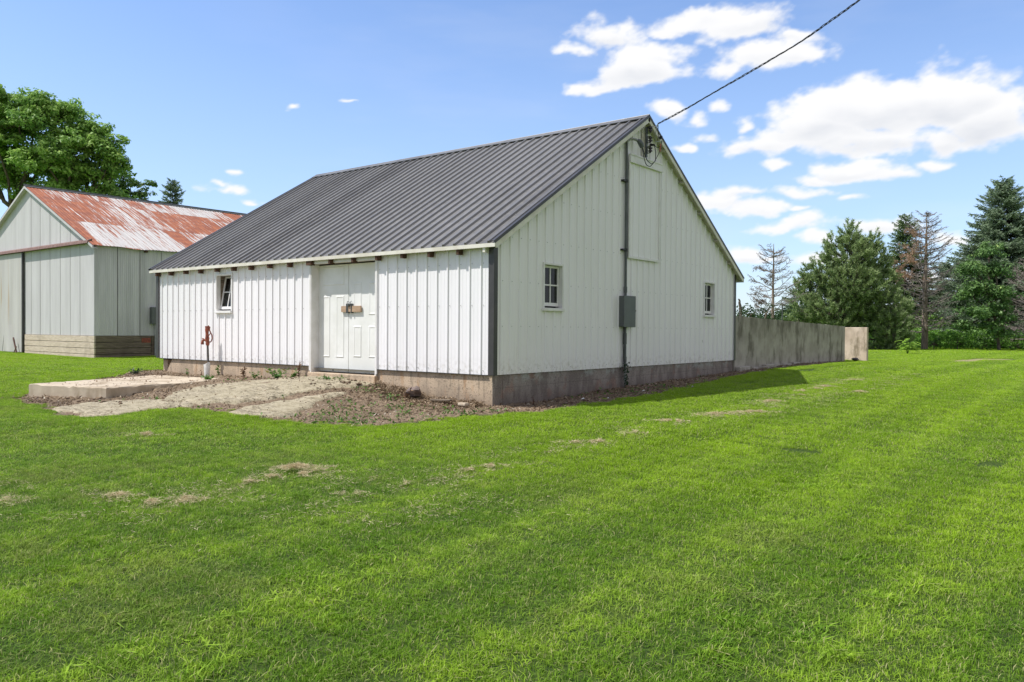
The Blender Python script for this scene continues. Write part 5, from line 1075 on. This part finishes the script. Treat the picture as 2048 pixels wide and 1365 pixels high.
def slope_rot(x,y,rz):
    e=.25; zx=(hzc(x+e,y)-hzc(x-e,y))/(2*e); zy=(hzc(x,y+e)-hzc(x,y-e))/(2*e); out=np.zeros((len(x),3))
    for i in range(len(x)):
        n=Vector((-zx[i],-zy[i],1)).normalized(); q=Vector((0,0,1)).rotation_difference(n).to_matrix()@Matrix.Rotation(rz[i],3,'Z'); out[i]=q.to_euler('XYZ')[:]
    return out
CX_,CY0=8.227,-9.899
def infield(x,y,dmin,dmax,mar=.22):
    dx=x-CX_;dy=y-CY0; f=-math.sin(YAW)*dx+math.cos(YAW)*dy; r=math.cos(YAW)*dx+math.sin(YAW)*dy
    d=np.hypot(dx,dy); return (d>=dmin)&(d<dmax)&(f>-1.0)&(np.abs(r)<f*(.64+mar)+2.2)
def blocked(x,y,m):
    b=sdist(x,y,DIRT)+(fbm(x*2.2,y*2.2,5,4)-.5)*.45>m
    b|=(x>-L-.05)&(x<.1)&(y>-.05)&(y<W+.1); b|=(x>SX0-.1)&(x<SX1+.02)&(y>SY0-.08)&(y<SY1)
    return b
PP=[];RR=[];SS=[];II=[]
rr=np.random.default_rng(300)
for (dmin,dmax,stp,s,sz) in ((0,10,.44,1.0,1.0),(10,22,.62,1.45,1.05),(22,42,1.0,2.4,1.15),(42,62,1.6,4.0,1.3)):
    x,y=np.meshgrid(np.arange(-60,40,stp),np.arange(-18,62,stp)); x=x.ravel();y=y.ravel(); x=x+rr.uniform(-.12,.12,len(x))*stp; y=y+rr.uniform(-.12,.12,len(y))*stp
    k=infield(x,y,dmin,dmax)&~blocked(x,y,-.33*s)
    for (bx,by,rx,ry) in BARE: k&=np.hypot((x-bx)/(rx*.8),(y-by)/(ry*.8))>1
    x=x[k];y=y[k];n=len(x); z=gz_detail(x,y); r=slope_rot(x,y,rr.integers(0,4,n)*PI/2+rr.normal(0,.12,n)); PP.append(np.stack([x,y,z],1));RR.append(r);SS.append(np.stack([np.full(n,s),np.full(n,s),sz*rr.uniform(.9,1.1,n)],1));II.append(rr.integers(0,5,n))
inst_gn('lawn_grass','short mown bright green grass covering the whole lawn',np.concatenate(PP),np.concatenate(RR),np.concatenate(SS),np.concatenate(II),PC)
# edge tufts + coarse scattered tufts
PP=[];RR=[];SS=[];II=[]
def addt(x,y,s,sz,idx):
    n=len(x)
    if not n: return
    PP.append(np.stack([x,y,gz_detail(x,y)],1)); r=np.zeros((n,3)); r[:,2]=rr.uniform(0,6.28,n); r[:,:2]=rr.normal(0,.05,(n,2)); RR.append(r); SS.append(np.stack([s,s,sz],1)); II.append(idx)
# child order in the collection is alphabetical: coarse_tuft*3 then grass_tuft*3
x,y=np.meshgrid(np.arange(-34,3,.10),np.arange(-6,22,.10)); x=x.ravel();y=y.ravel(); x=x+rr.uniform(-.05,.05,len(x)); y=y+rr.uniform(-.05,.05,len(y))
k=infield(x,y,0,60)&(~blocked(x,y,.0))&blocked(x,y,-.62)&~((x<-12)&(rr.random(len(x))<.75)); k[k]&=~((x[k]<-12)&(x[k]<SX0)); addt(x[k],y[k],np.full(k.sum(),1.15),rr.uniform(.85,1.25,k.sum()),rr.integers(3,6,k.sum()))
# skirts along shed walls
x=rr.uniform(-32,-20.8,900);y=SY0-rr.uniform(.02,.5,900); addt(x,y,np.full(900,1.5),rr.uniform(.9,1.5,900),rr.integers(3,6,900))
y=rr.uniform(2.8,9,800);x=SX1+rr.uniform(.05,.5,800); addt(x,y,np.full(800,1.5),rr.uniform(.9,1.5,800),rr.integers(3,6,800))
# sparse tufts invading dirt edge
x=rr.uniform(-8,1,9000);y=rr.uniform(-4.6,12,9000); k=blocked(x,y,0)&~blocked(x,y,.22)&(rr.random(9000)<.35)&(apr(x,y)<.0)&~inpoly(x,y,sp)&~((x>-L)&(x<.1)&(y>-.05)); addt(x[k],y[k],rr.uniform(.5,.9,k.sum()),rr.uniform(.5,.9,k.sum()),rr.integers(3,6,k.sum()))
# coarse bright tufts
n=52000; x=rr.uniform(-14,22,n);y=rr.uniform(-12,30,n); d=np.hypot(x-CX_,y-CY0)
pr=np.clip((fbm(x*.9,y*.9,500,4)-.50)*5,0,1)*np.where(d<9,.60,.22)
k=infield(x,y,0,32)&(rr.random(n)<pr)&~blocked(x,y,-.1); addt(x[k],y[k],rr.uniform(.7,1.3,k.sum()),rr.uniform(.65,1.05,k.sum()),rr.integers(0,3,k.sum()))
inst_gn('grass_tufts','longer coarse tufts of grass dotted over the lawn and along its edges',np.concatenate(PP),np.concatenate(RR),np.concatenate(SS),np.concatenate(II),PT)
# ------------------------------------------------------------------ sky, sun, camera
CL=[(-0.548, 0.348, 0.0456, 0.014), (-0.591, 0.337, 0.0215, 0.0077), (-0.518, 0.313, 0.0571, 0.0231), (-0.485, 0.325, 0.0298, 0.0098), (-0.569, 0.296, 0.0306, 0.0067), (-0.539, 0.3, 0.0364, 0.0089), (-0.443, 0.356, 0.0408, 0.0137), (-0.403, 0.349, 0.0512, 0.0157), (-0.34, 0.334, 0.0302, 0.0078), (-0.479, 0.351, 0.0131, 0.0075), (-0.368, 0.314, 0.0583, 0.0159), (-0.414, 0.304, 0.026, 0.0087), (-0.329, 0.313, 0.0246, 0.0116), (-0.233, 0.248, 0.0737, 0.0288), (-0.173, 0.249, 0.0603, 0.0304), (-0.131, 0.224, 0.0488, 0.0326), (-0.295, 0.235, 0.0629, 0.0271), (-0.35, 0.22, 0.0656, 0.0156), (-0.274, 0.217, 0.101, 0.0163), (-0.173, 0.208, 0.0284, 0.0146), (-0.387, 0.242, 0.0126, 0.0078), (-0.395, 0.22, 0.0229, 0.0068), (-0.273, 0.185, 0.0364, 0.0121), (-0.305, 0.175, 0.0269, 0.0062), (-0.237, 0.179, 0.0353, 0.0076), (-0.197, 0.185, 0.0205, 0.0069), (-0.35, 0.192, 0.0167, 0.0068), (-0.481, 0.261, 0.0268, 0.0102), (-0.442, 0.253, 0.0147, 0.0079), (-0.436, 0.234, 0.0129, 0.0057), (-0.455, 0.221, 0.013, 0.0052), (-0.415, 0.264, 0.0104, 0.0056), (-0.418, 0.153, 0.0432, 0.0117), (-0.377, 0.145, 0.0339, 0.0093), (-0.333, 0.16, 0.0463, 0.0068), (-0.395, 0.161, 0.0286, 0.0081), (-0.27, 0.153, 0.0116, 0.0045), (-0.328, 0.141, 0.0137, 0.004), (-0.34, 0.121, 0.0412, 0.0081), (-0.321, 0.125, 0.0191, 0.0103), (-0.305, 0.108, 0.0215, 0.0069), (-0.388, 0.09, 0.024, 0.0107), (-0.244, 0.116, 0.033, 0.0112), (-0.171, 0.103, 0.0284, 0.0086), (-0.365, 0.085, 0.0225, 0.0059), (-0.299, 0.084, 0.0477, 0.0069), (-0.22, 0.059, 0.0541, 0.0078), (-1.005, 0.175, 0.0111, 0.0034), (-1.01, 0.16, 0.0234, 0.0034), (-0.939, 0.258, 0.0052, 0.0022), (-0.869, 0.266, 0.0084, 0.0017), (-0.974, 0.15, 0.0114, 0.0029), (-1.02, 0.164, 0.0121, 0.0023)]
w=bpy.data.worlds.new('World'); scene.world=w; w.use_nodes=True; nt=w.node_tree; nt.nodes.clear()
class WT_(NT):
    def __init__(s): s.t=nt
t=WT_()
SUN=Vector((-.433,-.484,1.0)).normalized(); sel=math.asin(SUN.z); saz=math.atan2(SUN.x,SUN.y)
sky=nt.nodes.new('ShaderNodeTexSky'); sky.sky_type='NISHITA'; sky.sun_disc=False; sky.sun_elevation=sel; sky.sun_rotation=saz; sky.air_density=1.0; sky.dust_density=.6; sky.ozone_density=1.6; sky.altitude=200
tc=nt.nodes.new('ShaderNodeTexCoord'); nv=nt.nodes.new('ShaderNodeVectorMath'); nv.operation='NORMALIZE'; t.link(tc.outputs['Generated'],nv.inputs[0]); Z=t.sep(nv.outputs[0])[2]
skyc=t.mix(1.0,sky.outputs[0],SKYGAIN,'MULTIPLY')
fin=t.mix(t.math('MULTIPLY',t.ramp(Z,-.02,.45,1,0),HZW),skyc,HAZE)
# whitish sky added outside the view to brighten and neutralise the shaded gable
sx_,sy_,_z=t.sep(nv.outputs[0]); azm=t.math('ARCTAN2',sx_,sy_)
sky_fill=t.math('MULTIPLY',t.ramp(azm,.15,.6),t.ramp(azm,2.7,3.1,1,.55)); sky_fill=t.math('MAXIMUM',sky_fill,t.ramp(azm,-1.5,-1.9,0,.55)); sky_fill=t.math('MAXIMUM',sky_fill,t.ramp(_z,.55,.8,0,.4))
sky_fill=t.math('MULTIPLY',sky_fill,t.ramp(t.noise(nv.outputs[0],2.5,4),.3,.7,.7,1))
fin=t.mix(sky_fill,fin,SKYFILL)
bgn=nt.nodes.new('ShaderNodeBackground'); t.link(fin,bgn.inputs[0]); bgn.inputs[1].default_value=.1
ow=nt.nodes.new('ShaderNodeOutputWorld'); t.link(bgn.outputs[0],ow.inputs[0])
ld=bpy.data.lights.new('sun','SUN'); ld.energy=SUNE; ld.angle=math.radians(.53); ld.color=(1.0,.965,.91); lo_=bpy.data.objects.new('sun',ld); COL.objects.link(lo_); lo_.rotation_euler=SUN.to_track_quat('Z','Y').to_euler(); lo_.location=(-20,-25,40)
# clouds: a thin sheet far out on the sky, coverage stored per vertex
def clouds():
    a0=np.arange(-1.35,.12,.00165);e0=np.arange(.012,.415,.00135);A,E_=np.meshgrid(a0,e0,indexing='ij')
    wa=(fbm(A*14,E_*22,700,6)-.5); we=(fbm(A*14,E_*22,720,6)-.5); A2=A+wa*.050;E2=E_+we*.030
    fine=fbm(A*42,E_*75,740,6); xf=fbm(A*150,E_*240,760,3)
    D=np.full(A.shape,-2.0);G=np.zeros(A.shape);H=np.zeros(A.shape)
    for (a,e,sa,se) in CL:
        k=(np.abs(A-a)<sa*2.6+.05)&(np.abs(E_-e)<se*3+.04)
        u=(A2[k]-a)/(sa*1.18);v=(E2[k]-e)/(se*1.25); v=np.where(v<0,v*1.25,v*.92); q=1-np.hypot(u,v); w_=min(1,.55+se/.03)
        D[k]=np.maximum(D[k],q*w_*(1.5 if se>.022 else 1.0)-(1-w_)*.2); G[k]=np.maximum(G[k],np.clip(q*1.4,0,1)*ss(-v,-.35,.75)*min(1,se/.022))
    edge=D+(fine-.5)*1.05+(xf-.5)*.22*(D<.5); cov=ss(edge,-.18,.50)**1.1
    hz_=ss(E_,.0,.16); thin=ss(fbm(A*7,E_*30,780,5),.42,.85)*.16*ss(A,-1.2,-.7)*(1-hz_*.6); cov=np.clip(np.maximum(cov,thin),0,1)
    grey=np.clip(G*(.45+1.5*(fbm(A*18,E_*48,790,5)-.35)),0,1)
    Rr=2600; P=np.stack([np.sin(A)*np.cos(E_),np.cos(A)*np.cos(E_),np.sin(E_)],-1).reshape(-1,3)*Rr
    n,m=A.shape; ii=np.arange(n*m).reshape(n,m); F=np.stack([ii[:-1,:-1],ii[1:,:-1],ii[1:,1:],ii[:-1,1:]],-1).reshape(-1,4); c=cov.ravel(); F=F[c[F].max(1)>.004]
    used=np.unique(F); mp_=np.zeros(n*m,np.int64); mp_[used]=np.arange(len(used)); 
    q=NT('cloud'); cv=q.attr('cover'); gr=q.attr('grey'); em=q.t.nodes.new('ShaderNodeEmission'); q.link(q.mix(gr,(1.02,1.02,1.03),(.66,.70,.78)),em.inputs[0]); em.inputs[1].default_value=1.0
    tr=q.t.nodes.new('ShaderNodeBsdfTransparent'); mx=q.t.nodes.new('ShaderNodeMixShader'); q.link(cv,mx.inputs[0]);q.link(tr.outputs[0],mx.inputs[1]);q.link(em.outputs[0],mx.inputs[2]); q.out(mx.outputs[0]); q.mat.cycles.emission_sampling='NONE'
    tag(npmesh('clouds',P[used],mp_[F],q.mat,attrs={'cover':c[used],'grey':grey.ravel()[used]}),'white fair weather clouds in the right half of the sky',kind='structure')
clouds()
cd_=bpy.data.cameras.new('camera'); cam=bpy.data.objects.new('camera',cd_); COL.objects.link(cam); scene.camera=cam
yaw,pit,rol=math.radians(38.391),math.radians(-.79),math.radians(.384)
Fv=Vector((-math.sin(yaw)*math.cos(pit),math.cos(yaw)*math.cos(pit),math.sin(pit))); Rv=Vector((math.cos(yaw),math.sin(yaw),0)); Uv=Rv.cross(Fv)
R2v=Rv*math.cos(rol)+Uv*math.sin(rol); U2v=-Rv*math.sin(rol)+Uv*math.cos(rol)
mt=Matrix((R2v,U2v,-Fv)).transposed().to_4x4(); mt.translation=Vector((8.227,-9.899,1.22)); cam.matrix_world=mt
cd_.sensor_width=36; cd_.lens=36*1603.286/2048; cd_.clip_start=.05; cd_.clip_end=6000
scene.view_settings.view_transform='Standard'; scene.view_settings.look='None'; scene.view_settings.exposure=0; scene.view_settings.gamma=1
scene.cycles.max_bounces=6; scene.cycles.diffuse_bounces=3; scene.cycles.transparent_max_bounces=10
